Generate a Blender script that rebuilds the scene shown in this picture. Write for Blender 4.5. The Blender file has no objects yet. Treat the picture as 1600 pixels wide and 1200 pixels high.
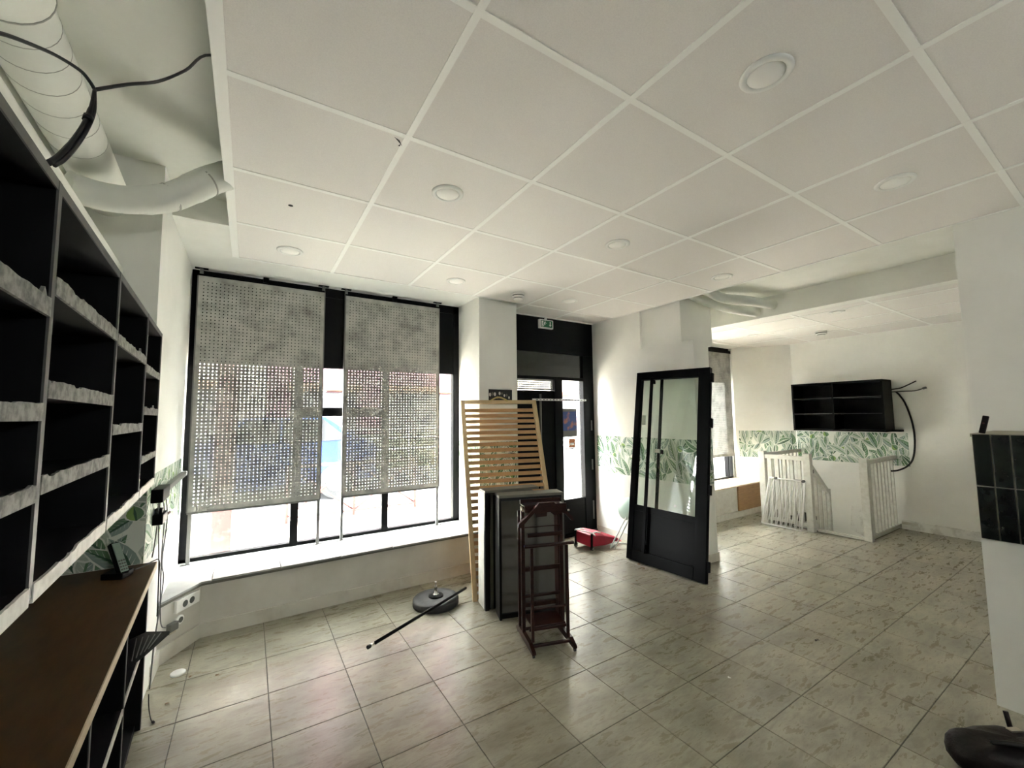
import bpy, bmesh, math, random
from mathutils import Vector, Matrix
random.seed(7)
C = bpy.context.scene.collection
S = bpy.context.scene

# ---------------------------------------------------------------- camera, world, exposure
YAW, PITCH, ROLL, FPX, CAMZ = 0.5653, 0.0779, -0.0109, 645.24, 1.3586
def cam_axes():
    cy, sy, cp, sp = math.cos(YAW), math.sin(YAW), math.cos(PITCH), math.sin(PITCH)
    fwd = Vector((sy*cp, cy*cp, sp)); right = Vector((cy, -sy, 0)); up = right.cross(fwd)
    cr, sr = math.cos(ROLL), math.sin(ROLL)
    return cr*right + sr*up, -sr*right + cr*up, fwd
cr_, cu_, cf_ = cam_axes()
cd = bpy.data.cameras.new('camera'); cam = bpy.data.objects.new('camera', cd); C.objects.link(cam)
cd.sensor_width = 36; cd.lens = FPX/1600*36; cd.clip_start = 0.02; cd.clip_end = 200
cam.matrix_world = Matrix(((cr_.x, cu_.x, -cf_.x, 0), (cr_.y, cu_.y, -cf_.y, 0), (cr_.z, cu_.z, -cf_.z, CAMZ), (0, 0, 0, 1)))
S.camera = cam
w = bpy.data.worlds.new('world'); S.world = w; w.use_nodes = True
bg = w.node_tree.nodes['Background']; bg.inputs[0].default_value = (0.985, 0.99, 1.0, 1); bg.inputs[1].default_value = 1.0
S.view_settings.view_transform = 'Standard'; S.view_settings.look = 'None'; S.view_settings.gamma = 1
S.view_settings.use_curve_mapping = False
S.view_settings.exposure = 6.45
S.cycles.diffuse_bounces = 10; S.cycles.max_bounces = 16
def portal(loc, rot, sx, sy):
    l = bpy.data.lights.new('daylight_portal', 'AREA'); l.shape = 'RECTANGLE'; l.size = sx; l.size_y = sy
    l.cycles.is_portal = True
    o = bpy.data.objects.new('daylight_portal', l); C.objects.link(o); o.location = loc; o.rotation_euler = rot
portal((0.68, 3.95, 1.07), (-math.pi/2, 0, 0), 2.2, 1.5)
portal((3.18, 3.86, 1.06), (-math.pi/2, 0, 0), 0.36, 1.4)
portal((1.25, -2.72, 1.95), (math.pi/2, 0, 0), 0.5, 0.3)  # portal at the added fill window behind the camera
portal((5.42, 3.72, 1.13), (-math.pi/2, 0, 0), 1.45, 1.42)

# ---------------------------------------------------------------- materials
def nodes(m):
    m.use_nodes = True
    return m.node_tree, m.node_tree.nodes['Principled BSDF']
MATS = {}
def mat(name, col, rough=0.6, metal=0.0, col2=None, nscale=6.0, lo=0.35, hi=0.7, bump=0.0, bscale=80.0, spec=0.5, detail=4, rand=0.0, emit=0, stretch=None, alpha=None):
    m = bpy.data.materials.new(name); nt, b = nodes(m); MATS[name] = m
    b.inputs['Base Color'].default_value = (*col, 1); b.inputs['Roughness'].default_value = rough
    b.inputs['Metallic'].default_value = metal; b.inputs['Specular IOR Level'].default_value = spec
    N = nt.nodes.new; L = nt.links.new
    g = N('ShaderNodeNewGeometry'); src = g.outputs['Position']
    if stretch:
        mp = N('ShaderNodeMapping'); mp.inputs['Scale'].default_value = stretch; L(src, mp.inputs['Vector']); src = mp.outputs[0]
    out = None
    if col2:
        n = N('ShaderNodeTexNoise'); n.inputs['Scale'].default_value = nscale; n.inputs['Detail'].default_value = detail
        n.inputs['Roughness'].default_value = 0.6
        L(src, n.inputs['Vector'])
        mr = N('ShaderNodeMapRange'); mr.inputs[1].default_value = lo; mr.inputs[2].default_value = hi; L(n.outputs[0], mr.inputs[0])
        mx = N('ShaderNodeMix'); mx.data_type = 'RGBA'; mx.inputs[6].default_value = (*col, 1); mx.inputs[7].default_value = (*col2, 1)
        L(mr.outputs[0], mx.inputs[0]); out = mx.outputs[2]
    if rand:
        oi = N('ShaderNodeObjectInfo'); hs = N('ShaderNodeHueSaturation')
        mr2 = N('ShaderNodeMapRange'); mr2.inputs[3].default_value = 1-rand; mr2.inputs[4].default_value = 1+rand
        L(oi.outputs['Random'], mr2.inputs[0]); L(mr2.outputs[0], hs.inputs['Value'])
        if out: L(out, hs.inputs['Color'])
        else: hs.inputs['Color'].default_value = (*col, 1)
        out = hs.outputs[0]
    if out: L(out, b.inputs['Base Color'])
    if bump:
        n2 = N('ShaderNodeTexNoise'); n2.inputs['Scale'].default_value = bscale; n2.inputs['Detail'].default_value = 3
        L(g.outputs['Position'], n2.inputs['Vector'])
        bp = N('ShaderNodeBump'); bp.inputs['Strength'].default_value = bump; bp.inputs['Distance'].default_value = 0.004
        L(n2.outputs[0], bp.inputs['Height']); L(bp.outputs[0], b.inputs['Normal'])
    if emit:
        b.inputs['Emission Color'].default_value = (*col, 1); b.inputs['Emission Strength'].default_value = emit
    return m
def glass_mat(name, tint=(1, 1, 1), refl=0.08):
    m = bpy.data.materials.new(name); m.use_nodes = True; nt = m.node_tree; nt.nodes.clear(); MATS[name] = m
    o = nt.nodes.new('ShaderNodeOutputMaterial'); t = nt.nodes.new('ShaderNodeBsdfTransparent'); t.inputs[0].default_value = (*tint, 1)
    gl = nt.nodes.new('ShaderNodeBsdfGlossy'); gl.inputs['Roughness'].default_value = 0.02
    mx = nt.nodes.new('ShaderNodeMixShader'); mx.inputs[0].default_value = refl
    nt.links.new(t.outputs[0], mx.inputs[1]); nt.links.new(gl.outputs[0], mx.inputs[2]); nt.links.new(mx.outputs[0], o.inputs[0])
    return m

mat('plaster', (0.87, 0.87, 0.83), 0.85, col2=(0.80, 0.80, 0.76), nscale=2.2, bump=0.12, bscale=60)
mat('plaster_stain', (0.80, 0.80, 0.76), 0.85, col2=(0.45, 0.43, 0.38), nscale=7, lo=0.5, hi=0.75, bump=0.3, bscale=40)
mat('lowwall', (0.66, 0.645, 0.60), 0.85, col2=(0.56, 0.54, 0.49), nscale=3, bump=0.12)
mat('skirting', (0.66, 0.64, 0.58), 0.7, col2=(0.48, 0.44, 0.38), nscale=5, lo=0.45, hi=0.8)
mat('slab', (0.86, 0.87, 0.82), 0.9, col2=(0.79, 0.80, 0.75), nscale=3, bump=0.25, bscale=30)
mat('ctile', (0.84, 0.815, 0.785), 0.9, col2=(0.79, 0.765, 0.74), nscale=250, bump=0.10, bscale=400, rand=0.02, detail=1)
mat('tbar', (0.93, 0.93, 0.90), 0.5)
mat('ftile', (0.375, 0.352, 0.275), 0.33, col2=(0.22, 0.203, 0.15), nscale=3.2, lo=0.36, hi=0.70, rand=0.08, bump=0.05, bscale=25, detail=12, stretch=(1, 1.8, 1))
def scuff(m):
    nt = m.node_tree; b = nt.nodes['Principled BSDF']; src = b.inputs['Base Color'].links[0].from_socket
    N = nt.nodes.new; L = nt.links.new; g = N('ShaderNodeNewGeometry')
    mp = N('ShaderNodeMapping'); mp.inputs['Scale'].default_value = (1.2, 4.5, 1); mp.inputs['Rotation'].default_value = (0, 0, 0.5); L(g.outputs['Position'], mp.inputs['Vector'])
    n = N('ShaderNodeTexNoise'); n.inputs['Scale'].default_value = 5.5; n.inputs['Detail'].default_value = 10; n.inputs['Roughness'].default_value = 0.72; n.inputs['Distortion'].default_value = 0.35; L(mp.outputs[0], n.inputs['Vector'])
    mr = N('ShaderNodeMapRange'); mr.inputs[1].default_value = 0.50; mr.inputs[2].default_value = 0.68; L(n.outputs[0], mr.inputs[0])
    ml = N('ShaderNodeMath'); ml.operation = 'MULTIPLY'; ml.inputs[1].default_value = 0.45; L(mr.outputs[0], ml.inputs[0])
    mx = N('ShaderNodeMix'); mx.data_type = 'RGBA'; mx.inputs[7].default_value = (0.11, 0.102, 0.074, 1); L(ml.outputs[0], mx.inputs[0]); L(src, mx.inputs[6]); L(mx.outputs[2], b.inputs['Base Color'])
    r2 = N('ShaderNodeMapRange'); r2.inputs[3].default_value = 0.16; r2.inputs[4].default_value = 0.42; L(n.outputs[0], r2.inputs[0]); L(r2.outputs[0], b.inputs['Roughness'])
scuff(MATS['ftile'])
mat('grout', (0.13, 0.125, 0.105), 0.9)
mat('silltile', (0.30, 0.31, 0.30), 0.45, col2=(0.22, 0.23, 0.22), nscale=6, detail=8)
mat('blackframe', (0.0022, 0.0022, 0.0026), 0.45, spec=0.10)
mat('blackpanel', (0.002, 0.002, 0.0025), 0.45, spec=0.12)
mat('steelgrey', (0.16, 0.16, 0.15), 0.5, metal=0.3)
mat('perf', (0.46, 0.455, 0.425), 0.6, metal=0.0, col2=(0.20, 0.20, 0.185), nscale=7, lo=0.42, hi=0.72, detail=6)
mat('shelfblack', (0.003, 0.003, 0.0035), 0.65, spec=0.15)
mat('shelfedge', (0.10, 0.097, 0.09), 0.6, col2=(0.06, 0.06, 0.058), nscale=14)
mat('strip', (0.27, 0.27, 0.25), 0.8, col2=(0.11, 0.11, 0.107), nscale=45, lo=0.4, hi=0.62, detail=8, bump=0.15, bscale=90)
mat('stripwhite', (0.80, 0.79, 0.75), 0.7, col2=(0.6, 0.58, 0.54), nscale=30)
mat('counter', (0.085, 0.042, 0.013), 0.5, spec=0.2, col2=(0.055, 0.028, 0.009), nscale=9, detail=8, stretch=(4, 1, 1), bump=0.03)
mat('counteredge', (0.62, 0.50, 0.36), 0.6)
mat('duct', (0.80, 0.81, 0.76), 0.8, bump=0.1, bscale=30, col2=(0.72, 0.73, 0.68), nscale=4)
mat('ductring', (0.40, 0.40, 0.37), 0.7)
mat('cable', (0.008, 0.008, 0.009), 0.5)
mat('cablegrey', (0.10, 0.10, 0.095), 0.5)
mat('white', (0.86, 0.86, 0.83), 0.7, spec=0.2)
mat('whitepaint', (0.74, 0.74, 0.69), 0.5, col2=(0.62, 0.61, 0.55), nscale=20)
mat('whitemetal', (0.80, 0.80, 0.78), 0.35)
mat('lens', (0.96, 0.955, 0.92), 0.8, spec=0.1)
mat('darkgap', (0.02, 0.02, 0.02), 0.9)
mat('pine', (0.50, 0.30, 0.135), 0.55, col2=(0.40, 0.22, 0.09), nscale=12, stretch=(1, 1, 6))
mat('pinelight', (0.62, 0.46, 0.26), 0.5, col2=(0.52, 0.37, 0.2), nscale=10)
mat('mahogany', (0.034, 0.009, 0.005), 0.35, spec=0.22, col2=(0.016, 0.0045, 0.003), nscale=14, stretch=(1, 1, 5))
mat('boxgrey', (0.13, 0.125, 0.11), 0.6, col2=(0.11, 0.105, 0.09), nscale=4)
mat('boxblack', (0.008, 0.008, 0.0078), 0.45, spec=0.25)
mat('boxtop', (0.13, 0.125, 0.10), 0.5)
mat('chrome', (0.75, 0.74, 0.70), 0.2, metal=1)
mat('rubber', (0.018, 0.018, 0.018), 0.55, col2=(0.04, 0.04, 0.038), nscale=20)
mat('red', (0.42, 0.006, 0.035), 0.5, col2=(0.28, 0.004, 0.02), nscale=10)
mat('greenglass', (0.42, 0.55, 0.48), 0.3)
mat('paper', (0.82, 0.82, 0.80), 0.7)
mat('ink', (0.03, 0.03, 0.03), 0.8)
mat('wp_base', (0.74, 0.77, 0.70), 0.75)
mat('wp_pale', (0.46, 0.53, 0.45), 0.75)
mat('wp_mid', (0.13, 0.24, 0.13), 0.75)
mat('wp_dark', (0.045, 0.10, 0.06), 0.75)
mat('wp_lime', (0.22, 0.36, 0.10), 0.75)
mat('wp_grey', (0.26, 0.34, 0.30), 0.75)
mat('signgreen', (0.01, 0.13, 0.05), 0.5)
mat('tileblack', (0.010, 0.011, 0.011), 0.18, col2=(0.016, 0.020, 0.018), nscale=20, rand=0.2)
mat('tilegrout', (0.30, 0.28, 0.23), 0.9)
mat('woodbox', (0.40, 0.235, 0.11), 0.5, col2=(0.30, 0.17, 0.075), nscale=10, stretch=(1, 1, 5))
mat('woodtop', (0.72, 0.58, 0.42), 0.5)
mat('leather', (0.005, 0.0035, 0.0035), 0.5, spec=0.25, col2=(0.012, 0.006, 0.006), nscale=8, bump=0.4, bscale=60)
mat('leafdry', (0.16, 0.085, 0.03), 0.8)
mat('yellow', (0.50, 0.40, 0.14), 0.5)
mat('brass', (0.55, 0.5, 0.4), 0.35, metal=0.8)
# outside
mat('paving', (0.62, 0.56, 0.47), 0.9, col2=(0.52, 0.47, 0.39), nscale=3, detail=8)
mat('asphalt', (0.05, 0.05, 0.053), 0.95, col2=(0.04, 0.04, 0.042), nscale=5)
mat('kerb', (0.32, 0.31, 0.29), 0.9)
mat('postpink', (0.055, 0.017, 0.015), 0.7, col2=(0.10, 0.05, 0.045), nscale=14, lo=0.55, hi=0.7)
mat('barrier', (0.05, 0.009, 0.008), 0.6)
mat('carblue', (0.003, 0.014, 0.07), 0.25)
mat('cardark', (0.01, 0.011, 0.013), 0.15)
mat('tyre', (0.015, 0.015, 0.015), 0.8)
mat('facade_pink', (0.07, 0.028, 0.034), 0.9, col2=(0.10, 0.035, 0.05), nscale=2)
mat('facade_pale', (0.30, 0.27, 0.22), 0.9, col2=(0.25, 0.22, 0.18), nscale=1.5)
mat('shopdark', (0.012, 0.012, 0.013), 0.4)
mat('awning', (0.08, 0.03, 0.008), 0.8)
mat('railwhite', (0.5, 0.5, 0.48), 0.6)
mat('hedge', (0.012, 0.022, 0.006), 0.9, col2=(0.022, 0.035, 0.012), nscale=25)
mat('posterblue', (0.03, 0.06, 0.20), 0.6, col2=(0.30, 0.12, 0.10), nscale=16, lo=0.5, hi=0.65)
mat('orange', (0.50, 0.17, 0.06), 0.6)
glass_mat('glass', (0.97, 0.99, 0.98), 0.05)
glass_mat('glassgreen', (0.92, 0.965, 0.925), 0.05)

# ---------------------------------------------------------------- helpers
def wl(o):
    v = Vector((0, 0, 0))
    while o is not None:
        v += o.location; o = o.parent
    return v
def tag(o, label, cat, group=None, kind=None):
    o['label'] = label
    if kind: o['kind'] = kind
    o['category'] = cat
    if group: o['group'] = group
    return o
def thing(name, label, cat, loc, group=None):
    o = bpy.data.objects.new(name, None); C.objects.link(o); o.location = loc; o.empty_display_size = 0.05
    return tag(o, label, cat, group)
class MB:
    def __init__(s, f=None): s.v = []; s.f = []; s.m = []; s.fn = f; s.sm = []
    def add(s, vs, fs, mi=0, smooth=False):
        k = len(s.v)
        for p in vs:
            p = Vector(p); s.v.append(Vector(s.fn(p)) if s.fn else p)
        for f in fs: s.f.append([k+i for i in f]); s.m.append(mi); s.sm.append(smooth)
        return s
    def box(s, lo, hi, mi=0):
        x0, y0, z0 = lo; x1, y1, z1 = hi
        return s.add([(x0,y0,z0),(x1,y0,z0),(x1,y1,z0),(x0,y1,z0),(x0,y0,z1),(x1,y0,z1),(x1,y1,z1),(x0,y1,z1)],
                     [(0,3,2,1),(4,5,6,7),(0,1,5,4),(1,2,6,5),(2,3,7,6),(3,0,4,7)], mi)
    def bar(s, a, b, w, h, up=(0, 0, 1), mi=0):           # rectangular bar from a to b
        a = Vector(a); b = Vector(b); d = (b-a).normalized(); u = Vector(up)
        r = d.cross(u)
        if r.length < 1e-5: r = d.cross(Vector((1, 0, 0)))
        r.normalize(); u = r.cross(d)
        vs = []
        for p in (a, b):
            for sx, sy in ((-1,-1),(1,-1),(1,1),(-1,1)): vs.append(p + r*sx*w/2 + u*sy*h/2)
        return s.add(vs, [(0,1,2,3),(4,7,6,5),(0,4,5,1),(1,5,6,2),(2,6,7,3),(3,7,4,0)], mi)
    def prism(s, pts, z0, z1, mi=0):
        n = len(pts)
        vs = [(x, y, z0) for x, y in pts] + [(x, y, z1) for x, y in pts]
        fs = [list(range(n))[::-1], list(range(n, 2*n))] + [(i, (i+1) % n, n+(i+1) % n, n+i) for i in range(n)]
        return s.add(vs, fs, mi)
    def tube(s, pts, r, n=8, mi=0, cap=True):
        pts = [Vector(p) for p in pts]; m = len(pts); rs = r if isinstance(r, (list, tuple)) else [r]*m
        t0 = (pts[1]-pts[0]).normalized(); u = t0.cross(Vector((0, 0, 1)))
        if u.length < 1e-3: u = t0.cross(Vector((1, 0, 0)))
        u.normalize(); vs = []; fs = []
        for i, p in enumerate(pts):
            t = ((pts[min(i+1, m-1)]-pts[max(i-1, 0)])).normalized()
            u = (u - t*u.dot(t)).normalized(); w_ = t.cross(u)
            for k in range(n):
                a = 2*math.pi*k/n; vs.append(p + (u*math.cos(a)+w_*math.sin(a))*rs[i])
        for i in range(m-1):
            for k in range(n): fs.append((i*n+k, i*n+(k+1) % n, (i+1)*n+(k+1) % n, (i+1)*n+k))
        s.add(vs, fs, mi, True)
        if cap:
            k0 = len(s.v)-m*n
            s.f.append([k0+k for k in range(n)][::-1]); s.m.append(mi); s.sm.append(False)
            s.f.append([k0+(m-1)*n+k for k in range(n)]); s.m.append(mi); s.sm.append(False)
        return s
    def lathe(s, c, prof, n=24, mi=0, ax=(0, 0, 1)):      # prof: (radius, height) along ax
        c = Vector(c); a = Vector(ax).normalized(); u = a.cross(Vector((1, 0, 0)))
        if u.length < 1e-3: u = a.cross(Vector((0, 1, 0)))
        u.normalize(); w_ = a.cross(u); vs = []; fs = []
        for r, h in prof:
            for k in range(n):
                t = 2*math.pi*k/n; vs.append(c + a*h + (u*math.cos(t)+w_*math.sin(t))*max(r, 1e-5))
        for i in range(len(prof)-1):
            for k in range(n): fs.append((i*n+k, i*n+(k+1) % n, (i+1)*n+(k+1) % n, (i+1)*n+k))
        s.add(vs, fs, mi, True)
        k0 = len(s.v)-len(prof)*n
        s.f.append([k0+k for k in range(n)][::-1]); s.m.append(mi); s.sm.append(False)
        s.f.append([k0+(len(prof)-1)*n+k for k in range(n)]); s.m.append(mi); s.sm.append(False)
        return s
    def build(s, name, mats, parent=None, bevel=0, origin=None):
        me = bpy.data.meshes.new(name)
        off = Vector((0, 0, 0))
        if parent is None:
            if origin is None:
                lo = [min(v[i] for v in s.v) for i in range(3)]; hi = [max(v[i] for v in s.v) for i in range(3)]
                off = Vector(((lo[0]+hi[0])/2, (lo[1]+hi[1])/2, lo[2]))
            else: off = Vector(origin)
        else: off = wl(parent)
        me.from_pydata([v-off for v in s.v], [], s.f)
        if isinstance(mats, str): mats = [mats]
        for m in mats: me.materials.append(MATS[m])
        me.polygons.foreach_set('material_index', s.m); me.polygons.foreach_set('use_smooth', s.sm)
        bm = bmesh.new(); bm.from_mesh(me); bmesh.ops.recalc_face_normals(bm, faces=bm.faces)
        if bevel:
            bmesh.ops.bevel(bm, geom=[e for e in bm.edges if e.is_manifold and e.calc_face_angle(0) > 0.5], offset=bevel, segments=2, affect='EDGES', profile=0.5, clamp_overlap=True)
        bm.to_mesh(me); bm.free(); me.update()
        o = bpy.data.objects.new(name, me); C.objects.link(o)
        if parent is not None: o.parent = parent
        else: o.location = off
        return o
def bx(name, lo, hi, m, parent=None, bevel=0): return MB().box(lo, hi).build(name, m, parent, bevel)
def struct(o, label, cat='wall'): return tag(o, label, cat, kind='structure')
def sm(pts, k=6):                                          # Catmull-Rom smoothing
    P = [Vector(p) for p in pts]; P = [P[0]*2-P[1]] + P + [P[-1]*2-P[-2]]; out = []
    for i in range(1, len(P)-2):
        for j in range(k):
            t = j/k; a, b, c, d = P[i-1:i+3]
            out.append(0.5*((2*b)+(c-a)*t+(2*a-5*b+4*c-d)*t*t+(3*b-a-3*c+d)*t**3))
    out.append(P[-2]); return out
def project(p):
    q = Vector(p)-Vector((0, 0, CAMZ)); d = q.dot(cf_)
    return (800+FPX*q.dot(cr_)/d, 600-FPX*q.dot(cu_)/d) if d > 0.05 else None

# ---------------------------------------------------------------- structure: floor
ZC = 2.464; T = 0.3616; FX, FY = 0.846, 2.122
fl = MB()
for lo, hi in (((-0.9, -2.7), (5.62, 4.0)), ((5.62, -2.7), (6.7, 1.80)), ((5.62, 2.74), (6.7, 4.0))):
    fl.box((*lo, -0.12), (*hi, -0.003))
floor = struct(fl.build('floor', 'grout', origin=(0, 0, 0)), 'grey stone-look tiled shop floor', 'floor')
tm = MB().box((0, 0, -0.012), (T-0.0035, T-0.0035, 0)).build('floor_tile', 'ftile', floor, bevel=0.0015)
first = True
for k in range(-4, 16):
    for l in range(-9, 5):
        x, y = FX+T*k, FY+T*l
        if not (x+T > -0.45 and x < 6.5 and y < 3.72): continue
        if x+T > 5.62 and y+T > 1.80 and y < 2.74 and x > 5.3: 
            if x > 5.6 or y > 1.75: 
                if x+T > 5.66: continue
        if x > 2.98 and y+T < 0.5 and x < 3.5: continue
        ps = [project((x+a*T, y+b*T, 0)) for a in (0, 1) for b in (0, 1)]
        if not any(p and -120 < p[0] < 1720 and p[1] < 1330 for p in ps): continue
        if first: o = tm; first = False
        else: o = tm.copy(); C.objects.link(o)
        o.parent = floor; o.location = (x+0.00175, y+0.00175, 0)

# ---------------------------------------------------------------- structure: walls
ang = lambda y, xp: xp-0.05*y                             # the left wall runs a little askew
wall_left = struct(MB().prism([(ang(-2.7, -0.56), -2.7), (ang(2.6, -0.56), 2.6), (-0.9, 2.6), (-0.9, -2.7)], 0, 2.62).build('wall_left', 'plaster'), 'white plaster wall behind the black shelving')
pier_l = struct(bx('wall_left_pier', (-0.9, 2.58, 0), (-0.395, 4.0, 2.74), 'plaster'), 'white plaster pier between shelving and shop window')
low = struct(MB().prism([(-0.40, 3.06), (-0.392, 3.09), (-0.225, 3.335), (1.0, 3.36), (1.775, 3.352), (1.775, 3.92), (-0.40, 3.92)], 0, 0.322).build('wall_window_low', 'lowwall'), 'low plastered wall under the shop window sill')
base = struct(MB().prism([(-0.40, 2.90), (-0.384, 2.90), (-0.380, 3.083), (-0.219, 3.323), (1.0, 3.348), (1.775, 3.340), (1.775, 3.36), (1.0, 3.37), (-0.23, 3.345), (-0.395, 3.095)], 0, 0.085).build('baseboard_window', 'skirting'), 'stone skirting along the low window wall', 'baseboard')
sill = struct(MB().prism([(-0.395, 3.06), (-0.385, 3.06), (-0.218, 3.315), (1.0, 3.342), (1.775, 3.336), (1.775, 3.90), (-0.395, 3.90)], 0.318, 0.334).build('trim_1', 'grout'), 'tiled shop window sill', 'sill')
xs = [-0.395, -0.17, 0.215, 0.605, 0.985, 1.37, 1.775]
for a, b in zip(xs[:-1], xs[1:]):
    m = MB()
    if a < -0.3: m.prism([(-0.394, 3.052), (-0.386, 3.050), (-0.222, 3.305), (b-0.002, 3.303), (b-0.002, 3.90), (-0.394, 3.90)], 0.334, 0.346)
    else: m.prism([(a+0.002, 3.32), (b-0.002, 3.325), (b-0.002, 3.90), (a+0.002, 3.90)], 0.334, 0.346)
    m.build('sill_tile', 'silltile', sill, bevel=0.001)
struct(bx('wall_window_lintel', (-0.395, 2.83, 2.478), (1.775, 4.0, 2.74), 'plaster'), 'white plaster lintel above the shop window')
pier2 = struct(bx('wall_window_pier', (1.775, 3.36, 0), (2.19, 4.0, 2.74), 'plaster'), 'plaster pier between shop window and exit door')
struct(bx('wall_door_lintel', (2.19, 3.66, 2.462), (3.5, 4.0, 2.74), 'plaster'), 'plaster lintel above the exit door')
wr = MB(); wr.box((3.5, 2.33, 0), (3.735, 4.0, 2.06)); wr.box((3.5, 2.95, 2.06), (3.735, 4.0, 2.74)); wr.box((3.535, 2.48, 2.06), (4.05, 2.95, 2.74))
wall_r = struct(wr.build('wall_right', 'plaster'), 'white plaster wall right of the exit door, with notched top')
struct(bx('baseboard_right', (3.49, 2.335, 0), (3.50, 3.66, 0.075), 'skirting'), 'skirting along the wall by the exit door', 'baseboard')
struct(bx('baseboard_right_end', (3.495, 2.318, 0), (3.742, 2.33, 0.075), 'skirting'), 'skirting round the end of the wall by the exit door', 'baseboard')
half = struct(MB().box((2.97, -2.7, 0), (3.5, 0.515, 1.235)).build('wall_half_height', 'plaster'), 'half-height plaster wall carrying black tiles')
struct(bx('wall_right_back', (3.5, -2.7, 0), (3.62, 0.6, 2.74), 'plaster'), 'white plaster wall rising behind the half-height tiled wall')
wall_far = struct(MB().box((6.5, -2.7, -1.2), (6.7, 4.0, 2.74)).build('wall_far', 'plaster'), 'white far wall behind the white railings')
splay = struct(MB().prism([(6.13, 3.45), (6.51, 2.79), (6.7, 2.79), (6.7, 4.0), (6.13, 4.0)], 0, 2.74).build('wall_far_splay', 'plaster'), 'splayed white wall beside the far window')
fw = MB(); fw.box((3.735, 3.5, 0), (4.7, 4.0, 2.74)); fw.box((4.7, 3.5, 0), (6.13, 4.0, 0.41)); fw.box((4.7, 3.26, 2.345), (6.13, 4.0, 2.74))
struct(fw.build('wall_far_window', 'plaster'), 'wall around the far window')
bk = MB(); bk.box((-0.9, -2.9, 0), (6.7, -2.7, 1.8)); bk.box((-0.9, -2.9, 2.1), (6.7, -2.7, 2.74)); bk.box((-0.9, -2.9, 1.8), (1.0, -2.7, 2.1)); bk.box((1.5, -2.9, 1.8), (6.7, -2.7, 2.1))  # opening left for the added fill window, out of view
struct(bk.build('wall_back', 'plaster'), 'white back wall with an added opening for fill light')
struct(bx('ceiling', (-0.9, -2.9, 2.62), (3.60, 4.0, 2.86), 'slab'), 'white painted upper slab above the ducts', 'ceiling')
struct(bx('ceiling_right', (3.60, -2.9, 2.54), (4.42, 2.95, 2.86), 'slab'), 'painted slab over the gap beside the suspended ceiling', 'ceiling')
struct(bx('ceiling_far_slab', (4.42, -2.9, 2.60), (6.7, 4.0, 2.86), 'slab'), 'slab above the far room', 'ceiling')
struct(bx('wall_bulkhead', (4.40, -2.7, 2.335), (4.52, 3.26, 2.60), 'plaster'), 'bulkhead beam between the two suspended ceilings')
struct(bx('wall_gap_end', (3.735, 2.95, 2.0), (4.42, 3.5, 2.86), 'plaster'), 'plaster wall closing the ceiling gap')
struct(bx('baseboard_far', (6.482, 0.2, 0), (6.5, 1.74, 0.10), 'plaster_stain'), 'damp stained skirting on the far wall', 'baseboard')
struct(bx('wall_stairwell_front', (5.50, 1.70, -1.2), (5.62, 2.84, -0.12), 'plaster'), 'stairwell wall below the threshold'); struct(bx('wall_stairwell', (5.62, 1.70, -1.2), (6.5, 1.80, -0.12), 'plaster'), 'stairwell side wall'); struct(bx('wall_stairwell_back', (5.62, 2.74, -1.2), (6.5, 2.84, -0.12), 'plaster'), 'stairwell wall under the window bench')
struct(bx('floor_stairwell', (5.4, 1.70, -1.3), (6.7, 2.84, -1.2), 'grout'), 'bottom of the stairwell', 'floor')

# suspended ceilings: grid + tiles
def susp(name, label, x0, x1, y0, y1, xl, yl, z, edge=0.03):
    g = MB()
    for x in xl: g.box((x-0.012, y0, z), (x+0.012, y1, z+0.03))
    for y in yl: g.box((x0, y-0.012, z+0.0005), (x1, y+0.012, z+0.03))
    g.box((x0-edge, y0, z-0.001), (x0+0.008, y1, z+0.045)); g.box((x1-0.008, y0, z-0.001), (x1+0.006, y1, z+0.03))
    g.box((x0, y1-0.008, z-0.0012), (x1, y1+0.006, z+0.03))
    o = struct(g.build(name, 'tbar', origin=(0, 0, 0)), label, 'ceiling')
    X = [x0]+[x for x in xl if x0+0.02 < x < x1-0.02]+[x1]; Y = [y0]+[y for y in yl if y0+0.02 < y < y1-0.02]+[y1]
    cache = {}
    for a, b in zip(X[:-1], X[1:]):
        for c, d in zip(Y[:-1], Y[1:]):
            k = (round(b-a, 3), round(d-c, 3)); e = 0.008
            if k not in cache:
                t = MB().box((a+e, c+e, z+0.003), (b-e, d-e, z+0.018)).build('ceiling_tile', 'ctile', o, bevel=0.002)
                for v in t.data.vertices: v.co -= Vector((a, c, 0))
                t.location = (a, c, 0); cache[k] = t
            else:
                t = cache[k].copy(); C.objects.link(t); t.parent = o; t.location = (a, c, 0)
    return o
CX, CY = -0.105, 1.529
ceil1 = susp('ceiling_suspended', 'suspended ceiling of large white square tiles', CX, 3.5, CY-0.6*6, 3.33, [CX+.6*i for i in range(1, 6)], [CY+.6*j for j in range(-5, 3)], ZC)
ceil2 = susp('ceiling_suspended_alcove', 'strip of suspended ceiling over the exit door', 2.19, 3.5, 3.338, 3.66, [2.295, 2.895], [], ZC, edge=0.0)
ceil3 = susp('ceiling_suspended_far', 'lower suspended ceiling of the far room', 4.42, 6.5, -1.2, 3.26, [4.42+.29+.6*i for i in range(0, 3)], [0.14+.6*i for i in range(-2, 6)], 2.335, edge=0.0)
MB().lathe((0.145, 2.365, ZC+0.0025), [(0.012, 0), (0.012, 0.001)], 10).build('hole', 'darkgap', ceil1)
MB().add([(0.475, 1.60, ZC+0.0015), (0.50, 1.545, ZC+0.0015), (0.485, 1.60, ZC+0.0015)], [(0, 1, 2)]).add([(0.445, 1.55, ZC-0.001), (0.47, 1.56, ZC-0.001), (0.49, 1.59, ZC-0.001), (0.465, 1.568, ZC-0.001)], [(0, 1, 2, 3)]).build('crack', 'darkgap', ceil1)

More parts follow.
